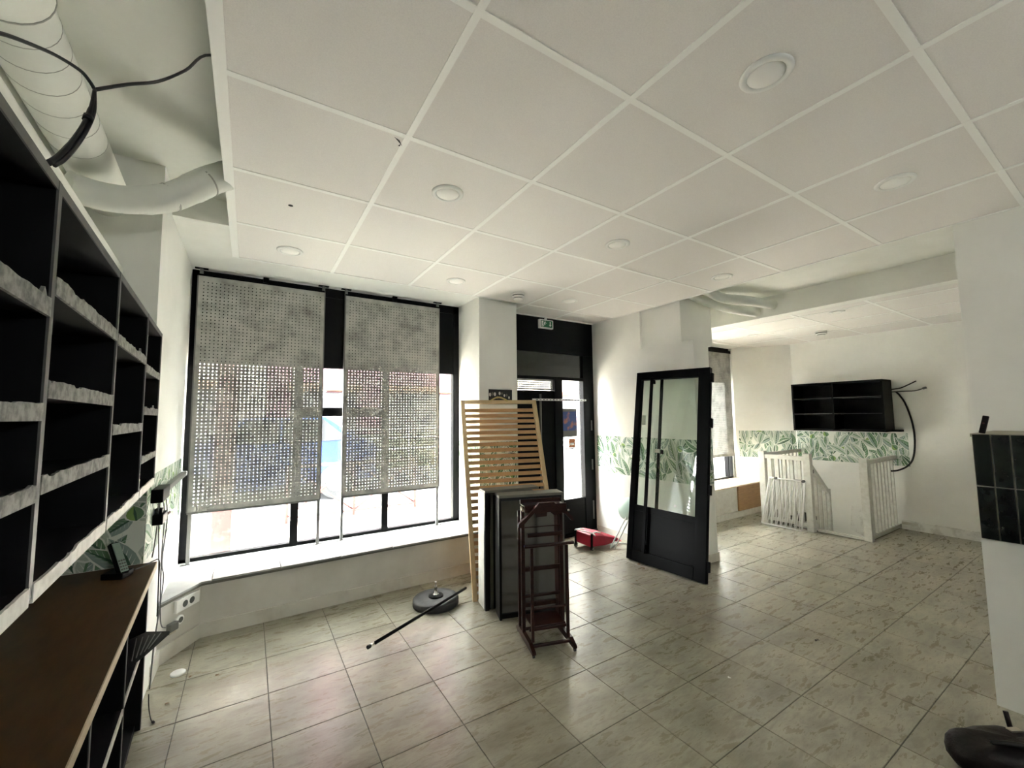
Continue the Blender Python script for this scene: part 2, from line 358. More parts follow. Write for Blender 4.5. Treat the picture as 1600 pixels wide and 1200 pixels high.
# ---------------------------------------------------------------- wallpaper band with printed leaves
def clip(poly, u1, v1):
    for ax, lim, sg in ((0, 0, 1), (0, u1, -1), (1, 0, 1), (1, v1, -1)):
        out = []
        for i in range(len(poly)):
            a, b = poly[i-1], poly[i]; da, db = sg*(a[ax]-lim), sg*(b[ax]-lim)
            if (da < 0) != (db < 0):
                t = da/(da-db); out.append((a[0]+(b[0]-a[0])*t, a[1]+(b[1]-a[1])*t))
            if db >= 0: out.append(b)
        poly = out
        if not poly: return []
    return poly
def wallpaper(parent, p0, p1, nrm, z0=0.715, z1=1.105, seed=1):
    rnd = random.Random(seed)
    p0 = Vector((*p0, 0)); p1 = Vector((*p1, 0)); W = (p1-p0).length; eu = (p1-p0)/W; n = Vector((*nrm, 0)).normalized(); H = z1-z0
    m = MB()
    def put(poly, mi, lay):
        poly = clip(poly, W, H)
        if len(poly) < 3: return
        m.add([p0+eu*u+Vector((0, 0, z0+v))+n*lay for u, v in poly], [list(range(len(poly)))], mi)
    put([(0, 0), (W, 0), (W, H), (0, H)], 0, 0.0012)
    lay = 0.0014
    def leaf(cx, cy, a, L, wd, tone):
        nonlocal lay
        ca, sa = math.cos(a), math.sin(a); bend = rnd.uniform(-0.25, 0.25)
        def P(t, s): 
            x = t*L; y = s*wd + bend*L*t*t
            return (cx+x*ca-y*sa, cy+x*sa+y*ca)
        prof = [(0, 0), (0.12, .3), (0.3, .5), (0.5, .52), (0.7, .42), (0.86, .22), (1, 0)]
        up = [P(t, s) for t, s in prof]; dn = [P(t, -s) for t, s in prof]
        put([P(t*1.06-0.03, s*1.22) for t, s in prof]+[P(t*1.06-0.03, -s*1.22) for t, s in prof[::-1]], 0, lay); lay += 2e-6
        put(up, tone[0], lay); put(dn[::-1], tone[1], lay); lay += 2e-6
        for k in range(1, 8):                              # ragged pale veins
            t = k/8.5
            for sg in (1, -1):
                e = P(min(t+0.17, 1), sg*0.46*(1-t*0.45)); b_ = P(t, 0); c = P(t+0.03, 0)
                put([b_, c, e] if sg < 0 else [c, b_, e], tone[2], lay)
        lay += 2e-6
        put([P(0.0, 0.05), P(0.5, 0.09), P(0.95, 0.0), P(0.5, -0.09), P(0.0, -0.05)], tone[3], lay); lay += 2e-6
    tones = [(1, 2, 0, 3), (5, 1, 0, 2), (1, 5, 0, 3), (1, 1, 5, 2), (5, 2, 1, 3), (2, 3, 1, 0), (1, 5, 0, 2)]
    cl = []
    i = -0.1
    while i < W+0.1:
        for j in range(5): cl.append((i+(j % 2)*0.095+rnd.uniform(-.03, .03), j*0.12-0.05+rnd.uniform(-.025, .025)))
        i += 0.19
    rnd.shuffle(cl)
    for cx, cy in cl:
        a0 = rnd.choice((0.9, 2.2, 1.6))+rnd.uniform(-.3, .3)
        for k in (-1, 1, 0):
            leaf(cx, cy, a0+k*0.62+rnd.uniform(-.15, .15), rnd.uniform(.17, .26), rnd.uniform(.055, .08), tones[rnd.randrange(7)])
        leaf(cx, cy, a0+3.0+rnd.uniform(-.7, .7), rnd.uniform(.10, .15), 0.055, tones[rnd.randrange(7)])
        if rnd.random() < 0.45: leaf(cx+0.01, cy-0.015, rnd.uniform(0, 6.28), 0.07, 0.06, (4, 2, 4, 3))
    return m.build('wallpaper', ['wp_base', 'wp_pale', 'wp_mid', 'wp_dark', 'wp_lime', 'wp_grey'], parent)
wallpaper(wall_left, (ang(2.58, -.56), 2.58), (ang(0.2, -.56), 0.2), (1, .05), 0.70, 1.105, 11)
wallpaper(pier_l, (-0.69, 2.58), (-0.395, 2.58), (0, -1), 0.70, 1.105, 12)
wallpaper(pier_l, (-0.395, 2.58), (-0.395, 3.79), (1, 0), 0.70, 1.09, 13)
wallpaper(pier2, (1.775, 3.36), (2.19, 3.36), (0, -1), 0.71, 1.12, 14)
wallpaper(pier2, (1.775, 3.80), (1.775, 3.36), (-1, 0), 0.71, 1.12, 15)
wallpaper(wall_r, (3.5, 3.64), (3.5, 2.33), (-1, 0), 0.705, 1.12, 16)
wallpaper(wall_r, (3.5, 2.33), (3.735, 2.33), (0, -1), 0.705, 1.12, 17)
wallpaper(wall_far, (6.5, 2.79), (6.5, 1.63), (-1, 0), 0.725, 1.11, 18)
wallpaper(splay, (6.15, 3.415), (6.51, 2.79), (-0.866, -0.5), 0.725, 1.11, 19)

# black tiles on the half-height wall
MB().box((2.963, -0.9, 0.756), (2.97, 0.512, 1.249)).build('tile_backing', 'tilegrout', half)
first = None
for i in range(14):
    for j in range(2):
        y1 = 0.510-i*0.0605; z0 = 0.758+j*0.2465
        if first is None: first = o = MB().box((2.956, y1-0.055, z0), (2.966, y1, z0+0.242)).build('wall_tile', 'tileblack', half, bevel=0.002)
        else: o = first.copy(); C.objects.link(o); o.parent = half; o.location = first.location+Vector((0, -i*0.0605, j*0.2465))
MB().box((2.965, -2.7, 1.235), (3.5, 0.518, 1.250)).build('ledge_cap', 'tilegrout', half)

# ---------------------------------------------------------------- shop window 1
win = MB()
win.box((-0.395, 3.80, 2.40), (1.775, 3.86, 2.478)); win.box((-0.395, 3.80, 0.346), (-0.33, 3.86, 2.478)); win.box((1.712, 3.80, 0.346), (1.775, 3.86, 2.478))
win.box((-0.395, 3.80, 0.346), (1.775, 3.86, 0.372))
window_1 = struct(win.build('window_1', 'blackframe', bevel=0.003), 'large black framed shop window over the tiled sill', 'window')
bx('blind_panel', (-0.33, 3.81, 1.785), (1.712, 3.85, 2.40), 'blackpanel', window_1)
for x in (0.298, 1.019): bx('mullion', (x, 3.795, 0.346), (x+0.057, 3.862, 1.785), 'blackframe', window_1, 0.003)
bx('transom', (0.355, 3.80, 1.375), (1.019, 3.86, 1.448), 'blackframe', window_1, 0.003)
for a, b, c, d in ((-0.33, 0.298, 0.372, 1.785), (0.355, 1.019, 0.372, 1.375), (0.355, 1.019, 1.448, 1.785), (1.076, 1.712, 0.372, 1.785)):
    bx('pane', (a, 3.826, c), (b, 3.832, d), 'glass', window_1)

def perf_sheet(x0, x1, z0, z1, y, pitch=0.0253, rad=0.0043, mar=0.022):
    nx = int((x1-x0-2*mar)/pitch); nz = int((z1-z0-2*mar)/pitch)
    ox = x0+(x1-x0-nx*pitch)/2; oz = z0+(z1-z0-nz*pitch)/2
    V = []; F = []
    def gv(i, j): return j*(nx+1)+i
    for j in range(nz+1):
        for i in range(nx+1): V.append((ox+i*pitch, y, oz+j*pitch))
    oc = [(math.cos(math.pi/8+k*math.pi/4)*rad, math.sin(math.pi/8+k*math.pi/4)*rad) for k in range(8)]
    for j in range(nz):
        for i in range(nx):
            cx, cz = ox+(i+.5)*pitch, oz+(j+.5)*pitch; k = len(V)
            V += [(cx+a, y, cz+b) for a, b in oc]
            bl, br, tr, tl = gv(i, j), gv(i+1, j), gv(i+1, j+1), gv(i, j+1)
            F += [(br, tr, k+0, k+7), (tr, tl, k+2, k+1), (tl, bl, k+4, k+3), (bl, br, k+6, k+5), (tr, k+1, k+0), (tl, k+3, k+2), (bl, k+5, k+4), (br, k+7, k+6)]
    k = len(V); V += [(x0, y, z0), (x1, y, z0), (x1, y, z1), (x0, y, z1)]
    g = [gv(0, 0), gv(nx, 0), gv(nx, nz), gv(0, nz)]
    for a in range(4): F.append((k+a, k+(a+1) % 4, g[(a+1) % 4], g[a]))
    return V, F
def screen(name, label, x0, x1, poles, z0=0.705, z1=2.415, ybase=3.745):
    t = thing(name, label, 'screen', ((x0+x1)/2, ybase, 0.346), 'perforated metal screens in the shop window')
    V, F = perf_sheet(x0, x1, z0, z1, ybase-0.022)
    o = MB().add(V, F).build('perforated_sheet', 'perf', t)
    md = o.modifiers.new('thick', 'SOLIDIFY'); md.thickness = 0.0015
    MB().box((x0, ybase-0.024, z0-0.012), (x1, ybase-0.012, z0+0.002)).box((x0-0.004, ybase-0.024, z0), (x0+0.004, ybase-0.012, z1)).box((x1-0.004, ybase-0.024, z0), (x1+0.004, ybase-0.012, z1)).build('sheet_rim', 'steelgrey', t)
    bx('head_rail', (x0, ybase-0.012, z1-0.012), (x1, ybase+0.012, z1+0.018), 'blackframe', t)
    for p in poles:
        q = MB().box((p-0.011, ybase-0.011, 0.350), (p+0.011, ybase+0.011, 2.474)).build('pole', 'steelgrey', t, 0.002)
        MB().box((p-0.04, ybase-0.016, 0.346), (p+0.04, ybase+0.016, 0.351)).build('foot_plate', 'steelgrey', q)
        MB().box((p-0.04, ybase-0.016, 2.472), (p+0.04, ybase+0.016, 2.478)).build('head_plate', 'blackframe', q)
    MB().box(((x0+x1)/2-0.02, ybase-0.02, z1+0.015), ((x0+x1)/2+0.02, ybase+0.01, 2.472)).build('clamp', 'blackframe', t)
    return t
screen('perforated_screen', 'mottled grey perforated metal screen standing next to the shelving pier', -0.352, 0.503, (-0.335, 0.495))
screen('perforated_screen', 'mottled grey perforated metal screen standing next to the exit door pier', 0.668, 1.530, (0.676, 1.52))

w3 = struct(MB().box((1.0, -2.83, 1.8), (1.5, -2.78, 1.82)).box((1.0, -2.83, 2.07), (1.5, -2.78, 2.1)).box((1.0, -2.83, 1.82), (1.03, -2.78, 2.07)).box((1.47, -2.83, 1.82), (1.5, -2.78, 2.07)).build('added_fill_window', 'white'), 'small white framed window added unseen in the back wall for fill light', 'window')  # invented window behind the camera, added for soft fill on camera-facing surfaces
bx('pane', (1.03, -2.806, 1.82), (1.47, -2.802, 2.07), 'glass', w3)

# ---------------------------------------------------------------- exit door (door_1)
d1 = MB(); d1.box((2.19, 3.68, 2.07), (3.5, 3.76, 2.462)); d1.box((3.335, 3.68, 0), (3.5, 3.76, 2.07)); d1.box((2.905, 3.675, 0.0), (3.015, 3.76, 1.78)); d1.box((2.19, 3.68, 0), (2.24, 3.76, 2.07)); d1.box((2.24, 3.68, 1.765), (3.335, 3.75, 1.80)); d1.box((2.19, 3.66, 0), (3.5, 3.76, 0.03))
door_1 = struct(d1.build('door_1', 'blackframe', bevel=0.003), 'black framed glazed exit door in the alcove', 'door')
bx('kick_panel', (3.015, 3.69, 0.03), (3.335, 3.74, 0.41), 'blackframe', door_1, 0.002)
bx('pane', (3.015, 3.71, 0.41), (3.335, 3.716, 1.765), 'glass', door_1)
bx('dark_panel', (2.24, 3.70, 0.03), (2.905, 3.74, 1.64), 'blackpanel', door_1)
bx('transom_panel', (2.24, 3.735, 1.80), (3.335, 3.745, 2.07), 'blackpanel', door_1)
bx('transom_pane', (2.24, 3.70, 1.80), (3.335, 3.706, 2.07), 'glass', door_1)
V, F = perf_sheet(2.24, 2.905, 1.645, 1.765, 3.705, 0.0235, 0.0055, 0.004)
MB().add(V, F).build('perforated_strip', 'perf', door_1)
bx('hinge', (3.44, 3.668, 1.18), (3.455, 3.68, 1.30), 'steelgrey', door_1); bx('hinge', (3.44, 3.668, 0.72), (3.455, 3.68, 0.84), 'steelgrey', door_1); bx('hinge', (3.44, 3.668, 0.15), (3.455, 3.68, 0.36), 'steelgrey', door_1)
MB().tube([(3.03, 3.66, 0.985), (3.10, 3.645, 0.985), (3.14, 3.645, 0.99)], 0.006).build('lever_handle', 'barrier', door_1)
bx('edge_trim', (2.70, 3.672, 0.42), (2.712, 3.70, 1.60), 'steelgrey', door_1)
poster = thing('poster', 'small blue printed poster stuck on the exit door glass', 'poster', (3.14, 3.705, 1.115))
bx('sheet', (3.035, 3.704, 1.115), (3.245, 3.7065, 1.442), 'posterblue', poster)
bx('caption_band', (3.035, 3.7025, 1.115), (3.245, 3.704, 1.185), 'cablegrey', poster); bx('caption_band', (3.035, 3.7025, 1.405), (3.245, 3.704, 1.442), 'cablegrey', poster)
lb = thing('door_notice', 'small orange notice stuck low on the exit door glass', 'notice', (3.165, 3.705, 0.99))
bx('sheet', (3.118, 3.704, 0.99), (3.212, 3.7065, 1.09), 'orange', lb); bx('print', (3.135, 3.7025, 1.02), (3.19, 3.704, 1.045), 'white', lb)
rod = thing('slotted_rail', 'thin pale slotted metal rail standing out by the exit door', 'rail', (2.95, 3.62, 1.53))
m = MB(); m.box((2.56, 3.615, 1.525), (3.32, 3.635, 1.545)); m.build('rail', 'whitemetal', rod, 0.001)
for i in range(16): bx('slot', (2.60+i*0.045, 3.6135, 1.531), (2.625+i*0.045, 3.6155, 1.539), 'darkgap', rod)
bx('upright', (2.60, 3.635, 1.529), (2.62, 3.682, 1.541), 'whitemetal', rod)
# exit sign
es = thing('exit_sign', 'green emergency exit sign hanging over the exit door', 'sign', (2.78, 3.66, 2.33))
bx('housing', (2.685, 3.645, 2.335), (2.875, 3.679, 2.435), 'white', es, 0.004)
bx('face', (2.700, 3.6425, 2.348), (2.860, 3.6455, 2.424), 'signgreen', es)
def flat(name, pts, mt, y=3.641): MB().add([(2.700+u, y, 2.348+v) for u, v in pts], [list(range(len(pts)))]).build(name, mt, es)
flat('doorway_symbol', [(0.008, 0.006), (0.034, 0.006), (0.034, 0.070), (0.008, 0.070)], 'white')
flat('arrow_symbol', [(0.122, 0.066), (0.134, 0.066), (0.134, 0.030), (0.146, 0.030), (0.128, 0.008), (0.110, 0.030), (0.122, 0.030)], 'white')
flat('runner_symbol', [(0.044, 0.052), (0.052, 0.060), (0.060, 0.056), (0.076, 0.046), (0.076, 0.041), (0.056, 0.046), (0.055, 0.042), (0.063, 0.026), (0.058, 0.022), (0.048, 0.034), (0.040, 0.012), (0.034, 0.012), (0.042, 0.040)], 'white')
flat('runner_head', [(0.057+0.007*math.cos(a*.785), 0.068+0.007*math.sin(a*.785)) for a in range(8)], 'white')
flat('runner_arm', [(0.020, 0.034), (0.036, 0.044), (0.034, 0.048), (0.020, 0.040)], 'signgreen', 3.6404); flat('runner_leg', [(0.018, 0.014), (0.032, 0.030), (0.036, 0.026), (0.024, 0.010)], 'signgreen', 3.6404)
bx('bracket', (2.77, 3.652, 2.435), (2.79, 3.672, 2.463), 'white', es)

# ---------------------------------------------------------------- far window 2
f2 = MB(); f2.box((4.7, 3.50, 2.26), (6.15, 3.56, 2.345)); f2.box((6.09, 3.50, 0.41), (6.15, 3.56, 2.345)); f2.box((4.7, 3.50, 0.41), (4.75, 3.56, 2.345)); f2.box((4.7, 3.50, 0.41), (6.15, 3.56, 0.44)); f2.box((5.98, 3.50, 0.44), (5.995, 3.56, 0.80))
window_2 = struct(f2.build('window_2', 'blackframe'), 'tall black framed window in the far room', 'window')
bx('pane', (4.75, 3.528, 0.44), (6.09, 3.534, 2.26), 'glass', window_2); bx('blind_panel', (4.75, 3.536, 1.82), (6.09, 3.55, 2.26), 'blackpanel', window_2)
sc = thing('perforated_screen', 'grey perforated metal screen behind the window bench in the far room', 'screen', (5.3, 3.46, 0.43))
V, F = perf_sheet(5.12, 6.09, 0.74, 2.26, 3.46, 0.0253, 0.0030, 0.03)
MB().add(V, F).build('perforated_sheet', 'perf', sc); bx('head_rail', (5.05, 3.45, 2.26), (6.10, 3.475, 2.30), 'blackframe', sc)
for x in (5.14, 6.08): bx('pole', (x-0.01, 3.466, 0.422), (x+0.01, 3.486, 2.26), 'steelgrey', sc)
bench = thing('window_bench', 'white window bench with a brown wooden front panel in the far room', 'bench', (5.5, 3.2, 0))
bx('body', (4.6, 3.12, 0), (6.26, 3.50, 0.395), 'whitepaint', bench); bx('plinth', (4.6, 3.105, 0), (6.28, 3.12, 0.075), 'whitepaint', bench)
bx('front_panel', (5.50, 3.10, 0.078), (6.22, 3.12, 0.395), 'woodbox', bench); bx('bench_top', (5.48, 3.09, 0.397), (6.2, 3.50, 0.412), 'woodtop', bench); bx('bench_top', (4.6, 3.09, 0.397), (5.475, 3.50, 0.410), 'woodtop', bench)

# ---------------------------------------------------------------- ceiling fixtures
def downlight(x, y, z, label, r=0.078):
    t = thing('downlight', label, 'downlight', (x, y, z), 'round recessed downlights')
    MB().lathe((x, y, z+0.003), [(r, 0), (r, -0.005), (r-0.006, -0.009), (r-0.02, -0.009), (r-0.022, -0.004), (r-0.022, -0.003)], 32).build('trim_ring', 'white', t)
    MB().lathe((x, y, z+0.0015), [(r-0.023, -0.004), (r-0.024, -0.006), (0.001, -0.0062)], 32).build('diffuser', 'lens', t)
for x, y, lb_ in ((1.39, .62, 'round white downlight midway between the shelving and the tiled half wall'), (.795, 1.83, 'round white downlight beside the cracked ceiling tile corner'),
                 (2.595, .62, 'round white downlight nearest the tiled half wall'), (1.985, 1.83, 'round white downlight in the middle of the large suspended ceiling'),
                 (.19, 3.025, 'round white downlight over the window screen next to the shelving'), (1.39, 3.03, 'round white downlight over the window screen next to the pier'),
                 (3.195, 1.845, 'round white downlight next to the white pipes in the ceiling gap'), (2.58, 3.01, 'round white downlight in front of the exit sign')): downlight(x, y, ZC, lb_)
for x, y, lb_ in ((4.80, 1.64, 'round white downlight beside the bulkhead in the far room'), (5.29, 2.69, 'round white downlight beside the far room window')): downlight(x, y, 2.335, lb_, 0.06)
def detector(x, y, z, label):
    t = thing('smoke_detector', label, 'smoke detector', (x, y, z))
    MB().lathe((x, y, z+0.003), [(0.062, 0), (0.062, -0.012), (0.058, -0.014)], 28).build('base', 'white', t)
    MB().lathe((x, y, z), [(0.052, -0.011), (0.052, -0.020)], 28).build('gap_ring', 'darkgap', t)
    MB().lathe((x, y, z), [(0.060, -0.020), (0.058, -0.030), (0.048, -0.034)], 28).build('body', 'white', t)
    MB().lathe((x, y, z), [(0.040, -0.034), (0.040, -0.039)], 28).build('gap_ring', 'darkgap', t)
    MB().lathe((x, y, z), [(0.045, -0.039), (0.040, -0.047), (0.02, -0.052), (0.001, -0.052)], 28).build('cap', 'white', t)
detector(2.03, 3.08, ZC, 'round white smoke detector near the window pier'); detector(5.80, 2.16, 2.335, 'round white smoke detector in the far room ceiling')

# ---------------------------------------------------------------- ducts and cables at upper left, pipes at right
def LP(y, xp, z): return (xp-0.05*y, y, z)
dt = thing('air_duct', 'thick white air duct running above the black shelving', 'duct', LP(1.0, -0.42, 2.40))
R1 = 0.084; DX, DZ = -0.465, 2.396
MB().tube([LP(y, DX, DZ) for y in (-0.6, 0.5, 1.3, 1.8, 2.2, 2.579)], R1, 28).build('pipe', 'duct', dt)
for y in (1.50, 1.59, 1.69, 1.80, 1.92, 2.05): MB().tube([LP(y, DX, DZ), LP(y+0.002, DX, DZ)], R1+0.0008, 28).build('seam', 'ductring', dt)
MB().tube([LP(1.10, DX, DZ), LP(1.40, DX, DZ)], R1+0.011, 28).build('collar', 'duct', dt); MB().tube([LP(1.40, DX, DZ), LP(1.405, DX, DZ)], R1+0.012, 28).build('seam', 'ductring', dt)
td = MB().tube([LP(-0.6, -0.445, 2.06), LP(2.575, -0.445, 2.06)], 0.048, 20).build('air_duct', 'duct'); tag(td, 'slimmer white duct lying just above the shelving top', 'duct')
sd = thing('flexible_duct', 'bent white flexible duct passing up behind the suspended ceiling edge', 'duct', (-0.4, 2.2, 2.2))
MB().tube(sm([(-0.604, 2.13, 2.238), (-0.54, 2.17, 2.237), (-0.44, 2.20, 2.255), (-0.33, 2.23, 2.31), (-0.25, 2.27, 2.395), (-0.18, 2.30, 2.475), (-0.09, 2.33, 2.54), (0.06, 2.34, 2.552), (0.3, 2.35, 2.552)], 5), [0.054]*12+[0.057]*8+[0.061]*8+[0.064]*13, 24).build('hose', 'duct', sd)
MB().tube([(-0.325, 2.235, 2.315), (-0.318, 2.237, 2.321)], 0.0585, 24).build('clamp', 'ductring', sd); MB().tube([(-0.205, 2.290, 2.447), (-0.20, 2.292, 2.452)], 0.0615, 24).build('clamp', 'ductring', sd)
cb = thing('cable_bundle', 'black cables hanging between the duct and the suspended ceiling', 'cable', (-0.3, 1.3, 2.0))
J = (-0.296, 1.15, 2.049)
MB().tube(sm([(-0.308, 1.0, 1.802), (-0.302, 1.02, 1.827), (-0.297, 1.05, 1.87), (-0.290, 1.08, 1.927), (-0.289, 1.11, 1.986), J], 5), [0.0050]*10+[0.0044]*10+[0.0034]*6, 8).build('bundle', 'cable', cb)
MB().tube(sm([(-0.300, 1.0, 1.80), (-0.295, 1.02, 1.823), (-0.290, 1.05, 1.866), (-0.284, 1.08, 1.923), (-0.284, 1.11, 1.98), J], 5), 0.003, 8).build('bundle', 'cable', cb)
MB().tube(sm([J, (-0.302, 1.14, 2.058), (-0.311, 1.12, 2.062), (-0.331, 1.08, 2.051), (-0.338, 1.0, 2.006), (-0.345, 0.92, 1.956), (-0.349, 0.84, 1.893)], 6), 0.0033, 8).build('cable', 'cable', cb)
MB().tube(sm([J, (-0.261, 1.22, 2.127), (-0.222, 1.30, 2.211), (-0.181, 1.38, 2.32), (-0.137, 1.50, 2.482), (0.0, 1.58, 2.54)], 6), 0.0036, 8).build('cable', 'cable', cb)
MB().tube([(-0.2875, 1.088, 1.945), (-0.2875, 1.094, 1.957)], 0.008, 8).build('tie', 'cable', cb)
for k, (y0, z0, lab) in enumerate(((2.36, 2.41, 'white pipe nearer the wall end in the right ceiling gap'), (2.20, 2.455, 'white pipe running alongside another in the right ceiling gap'))):
    o = MB().tube(sm([(3.38, y0+0.03, 2.558), (3.55, y0+0.01, 2.515), (3.75, y0-0.03, 2.455), (4.05, y0-0.10, z0), (4.40, y0-0.17, z0-0.012)], 4), 0.045, 20).build('ceiling_pipe', 'duct'); tag(o, lab, 'pipe')

# ---------------------------------------------------------------- black shelving on the left
def SL(p): y, d, z = p; return (-0.2435-0.05*y-d, y, z)
sh = thing('shelving_unit', 'long black open shelving with torn pale edge strips on the left wall', 'shelving', SL((1.4, 0.11, 1.066)))
DEP = 0.295; ZT, ZB = 1.775, 1.068; bays = [-0.60, -0.06, 0.47, 1.005, 1.547, 2.105, 2.575]
MB(SL).box((bays[0], DEP, ZB), (bays[-1], DEP+0.015, ZT)).build('back_panel', 'shelfblack', sh)
o = MB(SL).box((bays[0], 0.001, ZT-0.018), (bays[-1], DEP, ZT)).build('top_board', 'shelfblack', sh); MB(SL).box((bays[0], -0.0015, ZT-0.018), (bays[-1], 0.001, ZT)).build('edge_band', 'shelfedge', o)
bot = MB(SL).box((bays[0], 0.001, ZB), (bays[-1], DEP, ZB+0.018)).build('bottom_board', 'shelfblack', sh)
for y in bays:
    y = min(y, bays[-1]-0.009)
    o = MB(SL).box((y-0.009, 0.001, ZB+0.0181), (y+0.009, DEP, ZT-0.0181)).build('upright', 'shelfblack', sh)
    MB(SL).box((y-0.009, -0.0025, ZB+0.002), (y+0.009, 0.001, ZT-0.001)).build('edge_band', 'shelfedge', o)
def torn(y0, y1, z0, h, rnd, d=-0.004):
    m = MB(SL); n = max(4, int((y1-y0)/0.012)); vs = []
    hs = [h]
    for i in range(n):
        if rnd.random() < 0.25: hs.append(h*rnd.choice((0.86, 0.92, 0.96, 1.0, 1.05, 1.0)))
        else: hs.append(hs[-1]+rnd.uniform(-0.0012, 0.0012))
    if rnd.random() < 0.45: k = rnd.randrange(2, n-1); hs[k] = h*1.4
    for i in range(n+1):
        y = y0+(y1-y0)*i/n
        vs += [(y, d, z0), (y, d, z0+hs[i]), (y, 0.001, z0+hs[i]), (y, 0.001, z0)]
    fs = []
    for i in range(n):
        a = i*4; b = a+4
        for k in range(4): fs.append((a+k, a+(k+1) % 4, b+(k+1) % 4, b+k))
    fs += [(0, 1, 2, 3), (n*4+3, n*4+2, n*4+1, n*4)]
    return m.add(vs, fs)
lev = {0: (1.56, 1.38, 1.22), 1: (1.57, 1.39, 1.23), 2: (1.534, 1.359, 1.227), 3: (1.578, 1.398, 1.236), 4: (1.572, 1.318), 5: (1.548, 1.380, 1.190)}
rn = random.Random(3)
for b in range(6):
    a0, a1 = bays[b]+0.0095, bays[b+1]-0.0095-(0.009 if b == 5 else 0)
    for z in lev[b]:
        o = MB(SL).box((a0, 0.0012, z+0.006), (a1, DEP-0.001, z+0.024)).build('shelf', 'shelfblack', sh)
        torn(a0, a1, z, 0.031, rn).build('edge_strip', 'strip', o)
    torn(a0, a1, ZB-0.006, 0.030, rn).build('edge_strip', 'stripwhite', bot)

# ---------------------------------------------------------------- counter and lower cabinet
ct = thing('counter_top', 'dark brown counter top with pale front edge beneath the shelving', 'counter', (-0.3, 1.4, 0.672))
def CT(p): y, d, z = p; return (-0.214-0.05*y-d, y, z)
MB(CT).box((-0.7, 0.003, 0.672), (2.572, 0.344, 0.70)).build('board', 'counter', ct); MB(CT).box((-0.7, 0, 0.6715), (2.572, 0.003, 0.7003)).build('edge_band', 'counteredge', ct)
lc = thing('base_cabinet', 'black open base cabinet standing under the brown counter', 'cabinet', (-0.38, 1.4, 0))
def LC(p): y, d, z = p; return (-0.236-0.05*y-d, y, z)
ub = [-0.6, -0.05, 0.48, 1.0, 1.50, 2.01, 2.52]
MB(LC).box((ub[0], 0.235, 0.01), (ub[-1], 0.25, 0.671)).build('back_panel', 'shelfblack', lc)
MB(LC).box((ub[0], 0.02, 0.0005), (ub[-1], 0.235, 0.03)).build('bottom_board', 'shelfblack', lc)
for y in ub:
    o = MB(LC).box((y-0.009, 0.002, 0.001), (y+0.009, 0.234, 0.671)).build('upright', 'shelfblack', lc); MB(LC).box((y-0.009, 0, 0.001), (y+0.009, 0.002, 0.671)).build('edge_band', 'shelfedge', o)
for i in range(6):
    z = 0.345 if i != 5 else 0.36
    o = MB(LC).box((ub[i]+0.0095, 0.004, z), (ub[i+1]-0.0095, 0.234, z+0.018)).build('shelf', 'shelfblack', lc); MB(LC).box((ub[i]+0.0095, 0, z-0.002), (ub[i+1]-0.0095, 0.004, z+0.02)).build('edge_band', 'stripwhite', o)
# phone in its cradle
ph = thing('cordless_phone', 'grey cordless phone leaning in its cradle on the counter', 'phone', (-0.445, 2.41, 0.70))
MB().prism([(-0.50, 2.40), (-0.425, 2.36), (-0.40, 2.43), (-0.475, 2.47)], 0.7005, 0.725).build('cradle', 'blackframe', ph, 0.004)
a = Vector((-0.425, 2.385, 0.715)); b = Vector((-0.475, 2.445, 0.835)); d = (b-a).normalized(); sd_ = Vector((0.75, 0.66, 0)).normalized(); nn = sd_.cross(d); nn = nn if nn.y < 0 else -nn
def PH(p): return a+sd_*p[0]+d*p[1]+nn*p[2]
L_ = (b-a).length
hs = MB(PH).box((-0.0175, 0, -0.012), (0.0175, L_, 0.012)).build('handset', 'blackframe', ph, 0.004)
MB(PH).box((-0.0135, 0.008, 0.012), (0.0135, L_*0.96, 0.0145)).build('face', 'wp_grey', hs)
MB(PH).box((-0.011, L_*0.62, 0.0145), (0.011, L_*0.86, 0.016)).build('screen', 'wp_grey', hs)
for i in range(4):
    for j in range(3): MB(PH).box((-0.0115+j*0.0085, 0.014+i*0.013, 0.0145), (-0.006+j*0.0085, 0.021+i*0.013, 0.016)).build('key', 'cablegrey', hs)
cord = MB().tube(sm([(-0.402, 2.44, 0.712), (-0.375, 2.50, 0.709), (-0.352, 2.545, 0.712), (-0.336, 2.575, 0.70), (-0.338, 2.60, 0.60), (-0.345, 2.66, 0.42)], 6), 0.0025, 6).build('cord', 'cable', ph)

